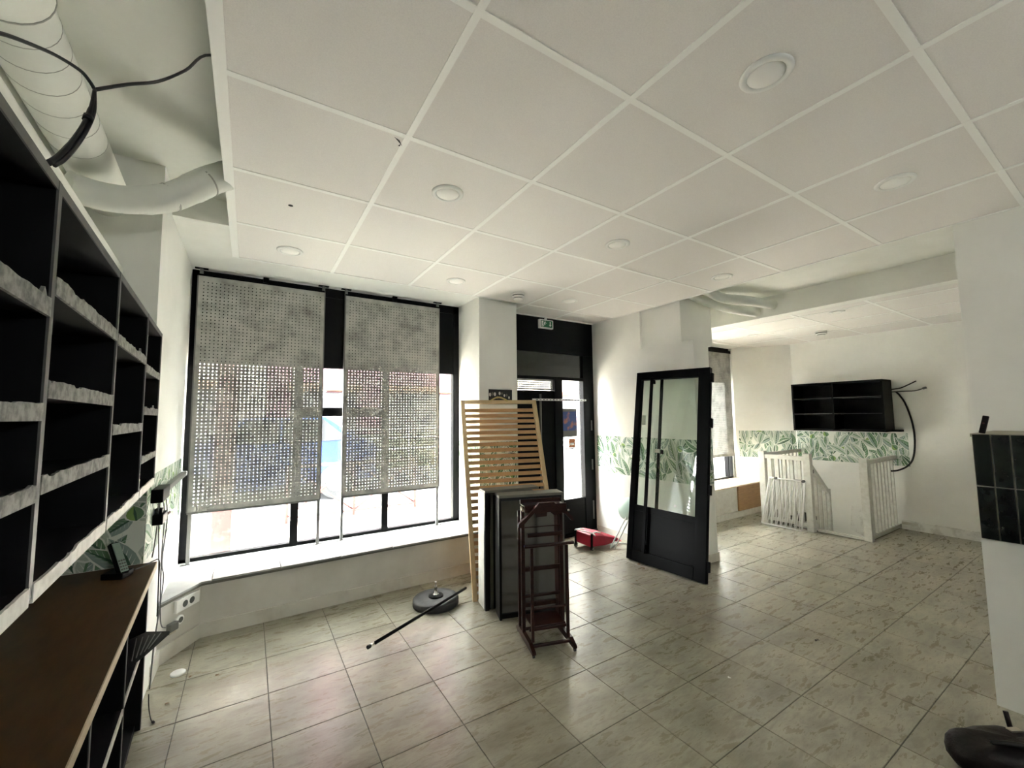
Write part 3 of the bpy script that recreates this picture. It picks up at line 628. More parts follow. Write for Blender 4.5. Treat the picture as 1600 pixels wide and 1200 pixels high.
# power bar, cables, plug and sockets on the window reveal
pb = thing('power_bar', 'slim dark metal bar with black end block fixed on the window reveal', 'bar', (-0.38, 3.2, 0.97))
bx('bar', (-0.394, 2.86, 0.965), (-0.365, 3.78, 0.995), 'steelgrey', pb, 0.002); bx('end_block', (-0.393, 2.66, 0.955), (-0.345, 2.86, 1.02), 'blackframe', pb, 0.004)
wc = thing('hanging_cables', 'thin dark cables hanging from the reveal bar down to the floor', 'cable', (-0.36, 2.85, 0.0))
X0 = -0.375
for pts in ([(X0, 2.80, 0.96), (X0, 2.80, 0.80), (X0+.01, 2.79, 0.62), (X0+.02, 2.74, 0.48), (X0+.02, 2.76, 0.36), (X0+.01, 2.78, 0.25), (X0+.005, 2.75, 0.05)],
            [(X0, 2.86, 0.96), (X0+.005, 2.92, 0.85), (X0+.01, 2.86, 0.65), (X0+.02, 2.80, 0.5), (X0+.025, 2.79, 0.38), (X0+.02, 2.90, 0.28), (X0+.015, 3.08, 0.20)],
            [(X0+.005, 2.92, 0.96), (X0+.01, 2.98, 0.82), (X0+.01, 2.88, 0.62), (X0+.015, 2.92, 0.52), (X0+.02, 2.80, 0.40), (X0+.015, 2.74, 0.28), (X0+.01, 2.72, 0.12)],
            [(X0, 2.75, 0.95), (X0, 2.76, 0.85), (X0, 2.70, 0.74), (X0, 2.66, 0.70)]):
    MB().tube(sm(pts, 6), 0.0028, 6).build('cable', 'cablegrey', wc)
MB().tube(sm([(-0.352, 2.60, 0.10), (-0.346, 2.58, 0.05), (-0.334, 2.555, 0.012), (-0.325, 2.54, 0.005)], 5), 0.002, 6).build('loose_end', 'cable', wc)
MB().tube([(-0.325, 2.54, 0.006), (-0.320, 2.530, 0.006)], 0.0055, 6).build('plug', 'cable', wc)
pg = thing('wall_plug', 'black plug adapter in the papered window reveal', 'plug', (-0.37, 2.78, 0.86))
bx('body', (-0.394, 2.73, 0.835), (-0.35, 2.86, 0.885), 'blackframe', pg, 0.004); bx('prong_block', (-0.39, 2.76, 0.885), (-0.36, 2.80, 0.91), 'blackframe', pg, 0.003); MB().tube([(-0.365, 2.86, 0.85), (-0.36, 3.02, 0.845)], 0.006, 6).build('lead', 'barrier', pg)
# sockets on the splayed end of the low wall
pa = Vector((-0.392, 3.09, 0)); pbv = Vector((-0.225, 3.335, 0)); eu = (pbv-pa).normalized(); en = Vector((eu.y, -eu.x, 0))
def AW(p): return pa+eu*p[0]+en*p[2]+Vector((0, 0, p[1]))
so = thing('double_socket', 'white double wall socket on the splayed low wall', 'socket', AW((0.2, 0.22, 0)))
MB(AW).box((0.098, 0.232, 0.0), (0.268, 0.302, 0.018)).build('plate', 'white', so, 0.003)
for u in (0.158, 0.208): MB(AW).lathe((u, 0.267, 0.0), [(0.019, 0.018), (0.019, 0.0188)], 16, ax=(0, 0, 1)).build('socket_hole', 'cablegrey', so)
s2 = thing('damaged_socket', 'broken low socket with exposed wiring below the white double socket', 'socket', AW((0.08, 0.16, 0)))
MB(AW).lathe((0.135, 0.185, 0), [(0.026, 0.0), (0.026, 0.012), (0.018, 0.014)], 16).build('ring', 'white', s2); MB(AW).lathe((0.135, 0.185, 0), [(0.016, 0.012), (0.016, 0.0155)], 12).build('core', 'cablegrey', s2)
MB(AW).box((0.05, 0.150, 0), (0.105, 0.195, 0.03)).build('connector', 'steelgrey', s2, 0.004); MB(AW).box((0.055, 0.135, 0), (0.10, 0.15, 0.02)).build('wire_block', 'brass', s2, 0.003)
tr = thing('plastic_tray', 'thin black ribbed plastic tray jutting from the base cabinet end', 'tray', (-0.32, 2.25, 0.458))
TP = [(-0.256, 2.316), (-0.338, 2.364), (-0.385, 2.319), (-0.344, 2.084), (-0.309, 2.158)]
MB().prism(TP, 0.458, 0.470).build('plate', 'blackframe', tr)
for i in range(5):
    t = (i+.5)/5; A = Vector((-0.37, 2.31, 0.4715)).lerp(Vector((-0.275, 2.315, 0.4715)), t); B = Vector((-0.343, 2.10, 0.4715)).lerp(Vector((-0.30, 2.19, 0.4715)), t)
    MB().bar(A, B, 0.003, 0.003).build('rib', 'cablegrey', tr)
dk = MB().lathe((-0.281, 2.935, 0.0), [(0.034, 0), (0.034, 0.008), (0.03, 0.011), (0.001, 0.011)], 24).build('round_cover', 'paper'); tag(dk, 'small round white cover lying on the floor near the sockets', 'cover')

# ---------------------------------------------------------------- leaning slatted bed base
TL, TR, BL = Vector((1.60, 3.385, 1.51)), Vector((2.284, 3.18, 1.51)), Vector((1.43, 2.82, 0.0))
Rv = (TR-TL); WW = Rv.length; Rv.normalize(); Uv = TL-BL; HH = Uv.length; Uv.normalize(); Nv = Rv.cross(Uv).normalized()
Nv = Nv if Nv.y < 0 else -Nv
def BF(p): return BL+Rv*p[0]+Uv*p[1]+Nv*p[2]
bf = thing('slatted_bed_base', 'pine slatted bed base leaning upright by the window pier', 'bed base', BL)
for x in (0, WW-0.036): MB(BF).box((x, 0, -0.03), (x+0.036, HH, 0)).build('side_rail', 'pinelight', bf, 0.003)
MB(BF).box((0.036, HH-0.032, -0.028), (WW-0.036, HH, -0.002)).build('head_rail', 'pinelight', bf, 0.003)
NS = 29
for i in range(NS):
    t0 = 0.015+i*(HH-0.075)/NS
    MB(BF).box((0.0362, t0, -0.022), (WW-0.0362, t0+0.031, -0.010)).build('slat', 'pine', bf, 0.0015)
ar = MB(BF); N_ = 14; vs = []
pts = [(0.27+0.16*i/N_, HH-0.012+0.035*math.sin(math.pi*i/N_)) for i in range(N_+1)]
for u, t in pts: vs += [(u, t-0.006, 0.0005), (u, t+0.006, 0.0005), (u, t+0.006, 0.012), (u, t-0.006, 0.012)]
fs = []
for i in range(N_):
    for k in range(4): fs.append((i*4+k, i*4+(k+1) % 4, i*4+4+(k+1) % 4, i*4+4+k))
fs += [(3, 2, 1, 0), (N_*4, N_*4+1, N_*4+2, N_*4+3)]
ar.add(vs, fs).build('arched_handle', 'yellow', bf)
# small dark picture on the pier
pc = thing('picture', 'small dark unframed print stuck on the window pier', 'picture', (2.0, 3.358, 1.50))
bx('print', (1.872, 3.356, 1.502), (2.128, 3.3598, 1.612), 'ink', pc)
rr = random.Random(5)
for i in range(9):
    u = 1.885+i*0.026; z = 1.548+rr.uniform(-.012, .03); a_ = rr.uniform(.008, .013)
    MB().add([(u+a_*math.cos(k*.785), 3.3552, z+1.5*a_*math.sin(k*.785)) for k in range(8)], [list(range(8))]).build('figure', 'boxtop' if i % 2 else 'lowwall', pc)

# ---------------------------------------------------------------- boxes behind the valet stand
def frame2(o, ang_):
    ca, sa = math.cos(ang_), math.sin(ang_); o = Vector(o)
    return lambda p: o+Vector((ca*p[0]-sa*p[1], sa*p[0]+ca*p[1], p[2]))
G1 = frame2((1.452, 2.472, 0), math.radians(-18))
c1 = thing('drawer_cabinet', 'dark framed shallow cabinet with grey inset front behind the valet stand', 'cabinet', G1((0.23, 0.07, 0)))
MB(G1).box((0, 0.012, 0), (0.018, 0.135, 0.80)).build('side_panel', 'boxblack', c1, 0.002); MB(G1).box((0.452, 0.012, 0), (0.47, 0.135, 0.80)).build('side_panel', 'boxblack', c1, 0.002)
MB(G1).box((0.0, 0.0, 0.80), (0.47, 0.135, 0.818)).build('top_panel', 'boxtop', c1, 0.002)
MB(G1).box((0.018, 0.035, 0.03), (0.452, 0.13, 0.798)).build('carcass', 'boxgrey', c1); MB(G1).box((0.018, 0.02, 0.0), (0.452, 0.13, 0.03)).build('plinth', 'boxblack', c1)
MB(G1).box((0, 0, 0), (0.016, 0.012, 0.80)).build('front_trim', 'boxblack', c1); MB(G1).box((0.454, 0, 0), (0.47, 0.012, 0.80)).build('front_trim', 'boxtop', c1); MB(G1).box((0.016, 0.0, 0.78), (0.454, 0.012, 0.80)).build('front_trim', 'boxblack', c1)
G2 = frame2((1.436, 2.640, 0), math.radians(-10))
c2 = thing('white_cabinet', 'white sided cabinet with black edges standing in front of the bed base', 'cabinet', G2((0.2, 0.09, 0)))
MB(G2).box((0.001, 0.03, 0), (0.022, 0.165, 0.812)).build('side_panel', 'whitepaint', c2, 0.002); MB(G2).box((-0.001, 0.0, 0), (0.028, 0.03, 0.812)).build('front_trim', 'boxblack', c2, 0.002)
MB(G2).box((0.022, 0.02, 0.0), (0.42, 0.120, 0.79)).build('carcass', 'boxblack', c2); MB(G2).box((0.0, 0.001, 0.812), (0.43, 0.125, 0.828)).build('top_panel', 'boxtop', c2, 0.002)
MB(G2).box((0.04, 0.0, 0.01), (0.06, 0.02, 0.80)).build('front_trim', 'boxtop', c2)

# ---------------------------------------------------------------- valet stand
GV = frame2((1.400, 2.020, 0), math.radians(-17))
vs_ = thing('valet_stand', 'dark mahogany clothes valet stand on small castors', 'valet stand', GV((0.13, 0.13, 0)))
def vb(name, lo, hi, p=vs_, b=0.003): return MB(GV).box(lo, hi).build(name, 'mahogany', p, b)
VW = 0.25
for x in (0.0, VW):
    o = MB(GV).add([(x-0.011, -0.03, 0.018), (x+0.011, -0.03, 0.018), (x+0.011, 0.30, 0.018), (x-0.011, 0.30, 0.018), (x-0.011, -0.03, 0.032), (x+0.011, -0.03, 0.032), (x+0.011, 0.30, 0.032), (x-0.011, 0.30, 0.032),
         (x-0.011, 0.03, 0.055), (x+0.011, 0.03, 0.055), (x+0.011, 0.24, 0.055), (x-0.011, 0.24, 0.055)],
        [(0, 3, 2, 1), (0, 1, 5, 4), (4, 5, 9, 8), (8, 9, 10, 11), (11, 10, 6, 7), (2, 3, 7, 6), (0, 4, 8, 11, 7, 3), (1, 2, 6, 10, 9, 5)]).build('foot_rail', 'mahogany', vs_)
    for y in (-0.02, 0.285): MB(GV).lathe((x-0.006, y, 0.010), [(0.010, 0), (0.010, 0.012)], 12, ax=(1, 0, 0)).tube([(x, y, 0.008), (x, y, 0.02)], 0.004, 8).build('castor', 'rubber', o)
vb('front_upright', (0.006, 0.03, 0.055), (0.024, 0.048, 0.585)); vb('front_upright', (VW-0.024, 0.03, 0.055), (VW-0.006, 0.048, 0.585))
vb('rear_upright', (-0.012, 0.155, 0.055), (0.010, 0.177, 0.80)); vb('rear_upright', (VW-0.010, 0.155, 0.055), (VW+0.012, 0.177, 0.80))
vb('side_board', (VW-0.012, 0.178, 0.055), (VW+0.004, 0.25, 0.78)); vb('rear_upright', (-0.010, 0.235, 0.055), (0.006, 0.255, 0.76))
vb('trouser_bar', (-0.03, 0.028, 0.585), (VW+0.035, 0.052, 0.603), b=0.006)
vb('cross_bar', (0.012, 0.10, 0.625), (VW-0.012, 0.118, 0.648)); vb('cross_bar', (0.0, 0.158, 0.668), (VW, 0.166, 0.674), b=0.001)
vb('cross_bar', (0.01, 0.16, 0.405), (VW-0.01, 0.172, 0.432)); vb('cross_bar', (0.01, 0.16, 0.25), (VW-0.01, 0.172, 0.268)); vb('cross_bar', (0.024, 0.034, 0.23), (VW-0.024, 0.046, 0.242))
vb('cross_bar', (0.011, 0.02, 0.030), (VW-0.011, 0.036, 0.046)); vb('cross_bar', (0.011, 0.16, 0.060), (VW-0.011, 0.174, 0.076)); vb('cross_bar', (0.011, 0.236, 0.16), (VW-0.011, 0.25, 0.19))
vb('shoe_shelf', (0.02, 0.06, 0.118), (VW-0.02, 0.22, 0.130)); vb('cross_bar', (0.0, 0.052, 0.105), (VW, 0.064, 0.122))
vb('tray', (0.0, 0.10, 0.80), (VW+0.01, 0.20, 0.812)); vb('tray_rim', (-0.006, 0.195, 0.805), (VW+0.016, 0.205, 0.835)); vb('tray_rim', (-0.006, 0.095, 0.775), (VW+0.016, 0.105, 0.818))
# shaped hanger
outl = [(-0.058, 0.700), (-0.052, 0.722), (0.0, 0.762), (0.045, 0.805), (0.075, 0.835), (0.170, 0.835), (0.200, 0.808), (0.25, 0.778), (0.288, 0.745), (0.298, 0.715),
        (0.285, 0.716), (0.245, 0.758), (0.212, 0.776), (0.205, 0.762), (0.17, 0.757), (0.145, 0.778), (0.125, 0.778), (0.122, 0.755), (0.055, 0.752), (0.045, 0.778), (0.005, 0.742), (-0.038, 0.697)]
m = MB(GV); n = len(outl); m.add([(x, 0.085, z) for x, z in outl]+[(x, 0.062, z) for x, z in outl], [list(range(n)), list(range(n, 2*n))[::-1]]+[(i, n+i, n+(i+1) % n, (i+1) % n) for i in range(n)]); m.build('hanger', 'mahogany', vs_)
MB(GV).tube([(-0.02, 0.09, 0.79), (-0.012, 0.15, 0.80)], 0.008, 10).build('knob', 'brass', vs_); MB(GV).tube([(VW+0.02, 0.09, 0.775), (VW+0.03, 0.09, 0.775)], 0.006, 10).build('knob', 'brass', vs_)

# ---------------------------------------------------------------- parasol base and rod
pb2 = thing('parasol_base', 'round black weighted stand with chrome spindle on the floor', 'stand', (1.19, 2.945, 0))
MB().lathe((1.19, 2.945, 0), [(0.155, 0), (0.165, 0.008), (0.165, 0.042), (0.155, 0.052), (0.11, 0.056), (0.06, 0.058), (0.001, 0.058)], 40).build('disc', 'rubber', pb2)
MB().lathe((1.19, 2.945, 0), [(0.055, 0.057), (0.052, 0.066), (0.02, 0.070)], 28).build('hub', 'blackframe', pb2)
MB().lathe((1.19, 2.945, 0), [(0.024, 0.070), (0.020, 0.074), (0.012, 0.078), (0.011, 0.118), (0.014, 0.122), (0.009, 0.128), (0.006, 0.150), (0.008, 0.158), (0.001, 0.162)], 20).build('spindle', 'chrome', pb2)
rd = thing('black_rod', 'long thin black rod resting across the round weighted stand', 'rod', (1.0, 2.75, 0.06))
A = Vector((0.590, 2.432, 0.105)); B = Vector((1.425, 2.93, 0.066)); dv = (B-A).normalized()
MB().tube([A+dv*0.05, B], 0.0095, 12).build('shaft', 'blackframe', rd); MB().tube([A+dv*0.012, A+dv*0.05], 0.0075, 12).build('ferrule', 'chrome', rd); MB().tube([A-dv*0.004, A+dv*0.014], 0.0105, 12).build('end_cap', 'rubber', rd)
pp = thing('leaflet', 'white printed leaflet lying on the window sill', 'leaflet', (1.42, 3.48, 0.346))
MB().prism([(1.27, 3.43), (1.50, 3.40), (1.56, 3.55), (1.33, 3.57)], 0.3465, 0.3485).build('sheet', 'paper', pp); MB().prism([(1.36, 3.45), (1.46, 3.437), (1.485, 3.53), (1.385, 3.54)], 0.3485, 0.349).build('print', 'cablegrey', pp)

# ---------------------------------------------------------------- red trolley and folding stool
rt = thing('shopping_trolley', 'folded red shopping trolley bag lying on the floor by the exit door', 'trolley', (3.08, 3.22, 0))
prof = [(2.90, 3.38), (2.935, 3.19), (3.12, 3.165), (3.33, 3.19), (3.33, 3.24), (3.14, 3.34), (3.02, 3.40)]
m = MB(); n = len(prof); h0 = [0.055, 0.035, 0.03, 0.03, 0.03, 0.035, 0.055]; h1 = [0.17, 0.155, 0.12, 0.065, 0.07, 0.13, 0.175]
m.add([(x, y, h) for (x, y), h in zip(prof, h0)]+[(x, y, h) for (x, y), h in zip(prof, h1)]+[(3.08, 3.23, 0.17)], [list(range(n))[::-1]]+[(i, (i+1) % n, n+(i+1) % n, n+i) for i in range(n)]+[(n+i, n+(i+1) % n, 2*n) for i in range(n)])
bag = m.build('bag', 'red', rt, 0.008); MB().add([(3.14, 3.175, 0.035), (3.36, 3.17, 0.035), (3.37, 3.23, 0.045), (3.2, 3.25, 0.10)], [(0, 1, 2, 3)]).add([(3.14, 3.175, 0.033), (3.36, 3.17, 0.033), (3.37, 3.23, 0.043), (3.2, 3.25, 0.098)], [(3, 2, 1, 0)]).build('flap', 'red', rt)
for x, y in ((2.900, 3.37), (2.945, 3.18)):
    MB().bar((x, y, 0.02), (x+0.005, y, 0.17), 0.02, 0.014).build('frame_bar', 'blackframe', rt)
    o = MB().lathe((x+0.01, y+0.01, 0.022), [(0.022, -0.01), (0.022, 0.01)], 14, ax=(0.3, -1, 0)).build('wheel', 'rubber', rt); MB().lathe((x+0.01, y+0.01, 0.022), [(0.008, -0.012), (0.008, 0.012)], 10, ax=(0.3, -1, 0)).build('hub', 'white', o)
    MB().tube([(x-0.012, y, 0.175), (x+0.05, y-0.02, 0.185), (x+0.10, y-0.02, 0.172)], 0.006, 8).build('tube', 'whitemetal', rt)
MB().tube([(2.90, 3.37, 0.182), (2.945, 3.16, 0.178)], 0.006, 8).build('tube', 'whitemetal', rt); MB().tube([(2.955, 3.165, 0.175), (2.94, 3.12, 0.165)], 0.006, 8).build('tube', 'whitemetal', rt)
st = thing('folding_stool', 'folding stool with pale green round seat leaning on the wall', 'stool', (3.3, 3.1, 0))
ax = Vector((-0.93, -0.12, 0.34)).normalized()
MB().lathe((3.40, 3.105, 0.375), [(0.112, -0.010), (0.118, -0.004), (0.118, 0.004), (0.108, 0.011), (0.001, 0.012)], 32, ax=ax).build('seat', 'greenglass', st)
for dy in (0.0, 0.02): MB().tube([(3.145+dy, 3.125-dy*2, 0.008), (3.37, 3.10-dy*2.2, 0.30)], 0.0065, 8).build('leg', 'whitemetal', st)
MB().tube([(3.20, 3.12, 0.06), (3.42, 3.0, 0.022)], 0.0065, 8).build('leg', 'whitemetal', st); MB().tube([(3.43, 2.95, 0.008), (3.41, 3.02, 0.33)], 0.0065, 8).build('leg', 'whitemetal', st)

# ---------------------------------------------------------------- leaning black glazed door leaf
DBL, DBR, DTL, DTR = Vector((3.075, 2.835, 0.0)), Vector((3.122, 2.055, 0.0)), Vector((3.455, 2.955, 1.79)), Vector((3.455, 2.135, 1.765))
dn_ = (DBR-DBL).cross(DTL-DBL).normalized(); dn_ = dn_ if dn_.x < 0 else -dn_
def DL(p):                                               # s across 0..1, t up 0..1, n towards room
    s, t, n = p; return (DBL*(1-s)+DBR*s)*(1-t)+(DTL*(1-s)+DTR*s)*t + dn_*n + Vector((0, 0, 0.006))
dl = thing('door_leaf', 'unhinged black glazed door leaf leaning against the white wall', 'door', (3.1, 2.45, 0))
def db(name, lo, hi, m_='blackframe', b=0.0, p=None): return MB(DL).box(lo, hi).build(name, m_, p or dl, b)
db('stile', (0, 0, -0.02), (0.075, 1, 0.02), b=0.003); db('stile', (0.865, 0, -0.02), (1, 1, 0.02), b=0.003)
db('top_rail', (0.075, 0.955, -0.02), (0.865, 1, 0.02), b=0.003); db('bottom_panel', (0.075, 0.02, -0.014), (0.865, 0.255, 0.010)); db('bottom_rail', (0.075, 0.0, -0.02), (0.865, 0.055, 0.02), b=0.003)
db('middle_rail', (0.075, 0.245, -0.02), (0.865, 0.275, 0.016), b=0.002)
db('pane', (0.075, 0.27, -0.004), (0.865, 0.957, 0.0), 'glassgreen')
db('muntin', (0.345, 0.27, -0.018), (0.38, 0.957, -0.005)); db('muntin', (0.088, 0.27, 0.0), (0.100, 0.957, 0.010))
db('pull_bar', (0.245, 0.05, 0.040), (0.285, 0.962, 0.055), b=0.003)
for t in (0.07, 0.93): db('pull_bar_mount', (0.252, t, 0.0), (0.278, t+0.02, 0.040))
lk = db('lock_plate', (0.33, 0.555, 0.0), (0.39, 0.575, 0.012), 'chrome'); MB(DL).box((0.41, 0.552, 0.0), (0.435, 0.572, 0.02)).build('knob', 'blackframe', lk)
for t in (0.05, 0.385, 0.70, 0.925): db('hinge', (1.0, t, -0.012), (1.028, t+0.045, 0.012))
db('corner_pad', (0.60, 0.30, 0.0), (0.63, 0.312, 0.003), 'paper')
db('sticker', (0.10, 0.70, 0.0), (0.16, 0.755, 0.0025), 'wp_pale')

# ---------------------------------------------------------------- far room: wall cabinet, cables
kc = thing('wall_cabinet', 'black open wall cabinet with six compartments on the far wall', 'cabinet', (6.35, 2.2, 1.13))
y0, y1, z0, z1 = 1.74, 2.70, 1.128, 1.745
bx('back_panel', (6.485, y0, z0), (6.498, y1, z1), 'shelfblack', kc)
for z in (z0, z1-0.02): bx('board', (6.20, y0, z), (6.485, y1, z+0.02), 'shelfblack', kc, 0.001)
for y in (y0, (y0+y1)/2-0.01+0.02, y1-0.02): bx('divider', (6.203, y, z0+0.021), (6.484, y+0.02, z1-0.021), 'blackpanel', kc)
for a, b in ((y0+0.021, (y0+y1)/2+0.009), ((y0+y1)/2+0.031, y1-0.021)):
    for z in (1.335, 1.535): o = bx('shelf', (6.205, a, z), (6.484, b, z+0.014), 'shelfblack', kc); bx('edge_band', (6.202, a, z+0.010), (6.2055, b, z+0.014), 'shelfedge', o)
bx('bracket', (6.40, 1.66, 1.128), (6.498, 1.739, 1.152), 'blackframe', kc)
fc = thing('wall_cables', 'black cable ends sprouting from the far wall beside the black cabinet', 'cable', (6.47, 1.6, 0.8))
MB().tube(sm([(6.49, 1.735, 1.63), (6.46, 1.65, 1.64), (6.44, 1.58, 1.67), (6.42, 1.50, 1.71)], 5), 0.007, 8).build('cable', 'cable', fc); MB().tube(sm([(6.49, 1.735, 1.60), (6.45, 1.62, 1.60), (6.43, 1.52, 1.60), (6.42, 1.45, 1.62)], 5), 0.006, 8).tube([(6.42, 1.45, 1.62), (6.415, 1.42, 1.63)], 0.012, 8).build('cable', 'cablegrey', fc)
MB().tube(sm([(6.485, 1.70, 1.60), (6.46, 1.66, 1.55), (6.47, 1.62, 1.45), (6.48, 1.58, 1.25), (6.485, 1.57, 1.05), (6.48, 1.59, 0.85), (6.47, 1.64, 0.74), (6.42, 1.72, 0.68), (6.36, 1.80, 0.665)], 6), 0.009, 8).build('cable', 'cable', fc)

# ---------------------------------------------------------------- white railings round the stairwell
def baluster_mesh(name, p, x, y, z0, z1, par, w_=0.026): return bx(name, (x-w_/2, y-w_/2, z0), (x+w_/2, y+w_/2, z1), 'whitepaint', par)
r1 = thing('stair_railing', 'white baluster railing running back to the far wall', 'railing', (6.0, 1.77, 0))
bx('newel_post', (5.545, 1.735, 0), (5.615, 1.805, 0.865), 'whitepaint', r1, 0.003); bx('top_rail', (5.615, 1.745, 0.80), (6.498, 1.795, 0.845), 'whitepaint', r1, 0.003); bx('bottom_rail', (5.615, 1.75, 0.012), (6.498, 1.79, 0.055), 'whitepaint', r1, 0.002)
for i in range(8): baluster_mesh('baluster', 0, 5.70+i*0.1, 1.77, 0.055, 0.80, r1)
r2 = thing('stair_railing', 'short white baluster railing behind the leaning safety gate', 'railing', (5.5, 2.55, 0))
bx('newel_post', (5.465, 2.735, 0), (5.535, 2.805, 0.885), 'whitepaint', r2, 0.003); bx('newel_post', (5.465, 2.235, 0), (5.535, 2.305, 0.885), 'whitepaint', r2, 0.003)
bx('top_rail', (5.475, 2.306, 0.80), (5.525, 2.734, 0.85), 'whitepaint', r2, 0.003); bx('bottom_rail', (5.48, 2.306, 0.05), (5.52, 2.734, 0.09), 'whitepaint', r2, 0.002)
for i in range(5): baluster_mesh('baluster', 0, 5.50, 2.36+i*0.08, 0.09, 0.80, r2, 0.034)
bx('return_rail', (5.535, 2.75, 0.82), (6.498, 2.79, 0.86), 'whitepaint', r2, 0.002)
for i in range(8): baluster_mesh('baluster', 0, 5.63+i*0.105, 2.77, 0.0, 0.82, r2)
bx('threshold', (5.555, 1.806, 0.001), (5.60, 2.234, 0.028), 'whitepaint', r1, 0.002)
r3 = thing('stair_handrail', 'white sloping stair rail descending into the stairwell', 'handrail', (5.9, 2.30, 0))
MB().bar((5.56, 2.31, 0.80), (6.06, 2.31, 0.385), 0.045, 0.05).build('handrail', 'whitepaint', r3, 0.003); bx('end_post', (6.05, 2.285, -1.0), (6.10, 2.335, 0.42), 'whitepaint', r3, 0.002)
for i in range(4): x = 5.66+i*0.11; baluster_mesh('baluster', 0, x, 2.31, -0.9, 0.70-(x-5.62)*0.83, r3)
for y in (0.13, 0.66): bx('hinge', (5.54, 2.24, y), (5.565, 2.30, y+0.04), 'cablegrey', r3)
stc = thing('staircase', 'steps going down inside the railed stairwell', 'stairs', (6.0, 2.05, -1.2))
for i in range(4): bx('step', (5.63+i*0.21, 1.81, -1.19), (5.83+i*0.21, 2.27, -0.17-i*0.18), 'whitepaint', stc)
# leaning metal safety gate
sg = thing('safety_gate', 'white metal expanding safety gate leaning on the short railing', 'gate', (5.42, 2.55, 0))
ga, gb = Vector((5.405, 2.775, 0.012)), Vector((5.385, 2.325, 0.012)); gu = Vector((0.048, -0.045, 0.56))
def GT(s, t): return ga.lerp(gb, s)+gu*t+Vector((0.0, 0.09*t*(1-s)*-0.6, 0))
MB().tube([GT(0, 0), GT(1, 0)], 0.009, 8).build('bottom_bar', 'whitemetal', sg); MB().tube([GT(0, 1), GT(1, 1)], 0.009, 8).build('top_bar', 'whitemetal', sg)
for s in (0.0, 1.0): MB().tube([GT(s, 0), GT(s, 1)], 0.009, 8).build('side_bar', 'whitemetal', sg)
for i in range(8):
    s = 0.03+i*0.118
    MB().tube([GT(s, 0.02), GT(min(s+0.10, 1), 0.98)], 0.0055, 6).build('lattice_bar', 'whitemetal', sg); MB().tube([GT(min(s+0.10, 1), 0.02)+Vector((-0.008, 0, 0)), GT(s, 0.98)+Vector((-0.008, 0, 0))], 0.0055, 6).build('lattice_bar', 'whitemetal', sg)
for s in (0.2, 0.97): MB().lathe(GT(s, 1)+Vector((-0.012, 0, 0)), [(0.016, -0.02), (0.016, 0.01)], 12, ax=(1, 0, 0)).build('clamp', 'cablegrey', sg)
# damp patch on the far wall low down
MB().add([(6.4988, 2.22, 0.18), (6.4988, 1.95, 0.20), (6.4988, 1.84, 0.16), (6.4988, 1.83, -0.10), (6.4988, 2.05, -0.2), (6.4988, 2.25, -0.12)], [(0, 1, 2, 3, 4, 5)]).build('damp_patch', 'plaster_stain', wall_far)
bx('conduit', (6.475, 1.60, 0.055), (6.499, 1.74, 0.085), 'skirting', wall_far)

# ---------------------------------------------------------------- small things
sk = thing('remote_control', 'small dark remote leaning upright on the tiled ledge', 'remote', (3.03, 0.475, 1.25))
MB().bar((3.02, 0.487, 1.2505), (3.035, 0.470, 1.335), 0.022, 0.014, up=(1, 0, 0)).build('body', 'leather', sk, 0.003); MB().tube([(3.0125, 0.4775, 1.30), (3.010, 0.4775, 1.3005)], 0.004, 8).build('button', 'barrier', sk)
bg_ = thing('handbag', 'dark leather bag with metal buckle on the floor by the tiled wall', 'bag', (2.46, 0.40, 0))
def bagmesh():
    m = MB(); n, k = 20, 12; vs = []
    for j in range(k+1):
        ph_ = math.pi*j/k
        for i in range(n):
            th = 2*math.pi*i/n; cx = math.copysign(abs(math.cos(th))**0.7, math.cos(th)); sy = math.copysign(abs(math.sin(th))**0.7, math.sin(th)); r = math.sin(ph_)**0.6
            x = 0.21*cx*r; y = 0.095*sy*r; z = 0.075-0.072*math.copysign(abs(math.cos(ph_))**0.7, math.cos(ph_))
            z = max(z, 0.003)+0.012*math.sin(5*th)*r*(z/0.15); a_ = math.radians(-42)
            vs.append((2.44+x*math.cos(a_)-y*math.sin(a_), 0.385+x*math.sin(a_)+y*math.cos(a_), z))
    fs = [(j*n+i, j*n+(i+1) % n, (j+1)*n+(i+1) % n, (j+1)*n+i) for j in range(k) for i in range(n)]
    return m.add(vs, fs, 0, True)
bagmesh().build('body', 'leather', bg_)
MB().tube(sm([(2.34, 0.43, 0.142), (2.36, 0.40, 0.152), (2.40, 0.35, 0.155), (2.44, 0.30, 0.150), (2.47, 0.27, 0.13)], 5), 0.009, 8).build('strap', 'boxblack', bg_)
MB().bar((2.475, 0.405, 0.150), (2.515, 0.385, 0.148), 0.02, 0.006).build('buckle', 'brass', bg_); MB().tube([(2.53, 0.41, 0.135), (2.54, 0.42, 0.185)], 0.008, 8).build('handle_end', 'leather', bg_)
def drydebris(name, x, y, s, m_, label, cat, grp):
    k = random.Random(int(x*1000)); m = MB(); n = 7
    pts = [(x+s*k.uniform(.5, 1)*math.cos(6.28*i/n), y+s*k.uniform(.3, 1)*math.sin(6.28*i/n), 0.002+k.uniform(0, s*0.5)) for i in range(n)]
    m.add(pts+[(x, y, s*0.5)], [(i, (i+1) % n, n) for i in range(n)]); tag(m.build(name, m_), label, cat, grp)
for x, y, s in ((2.79, 2.93, 0.02), (3.03, 2.66, 0.022), (2.985, 2.57, 0.018), (2.72, 2.42, 0.016), (2.70, 3.08, 0.014)): drydebris('dry_leaf', x, y, s, 'leafdry', 'small dry brown leaf lying on the floor near the leaning door leaf', 'leaf', 'dry leaves on the floor')
drydebris('plaster_crumb', 2.13, 1.30, 0.014, 'paper', 'small white plaster crumb on the open tiled floor', 'crumb', None)
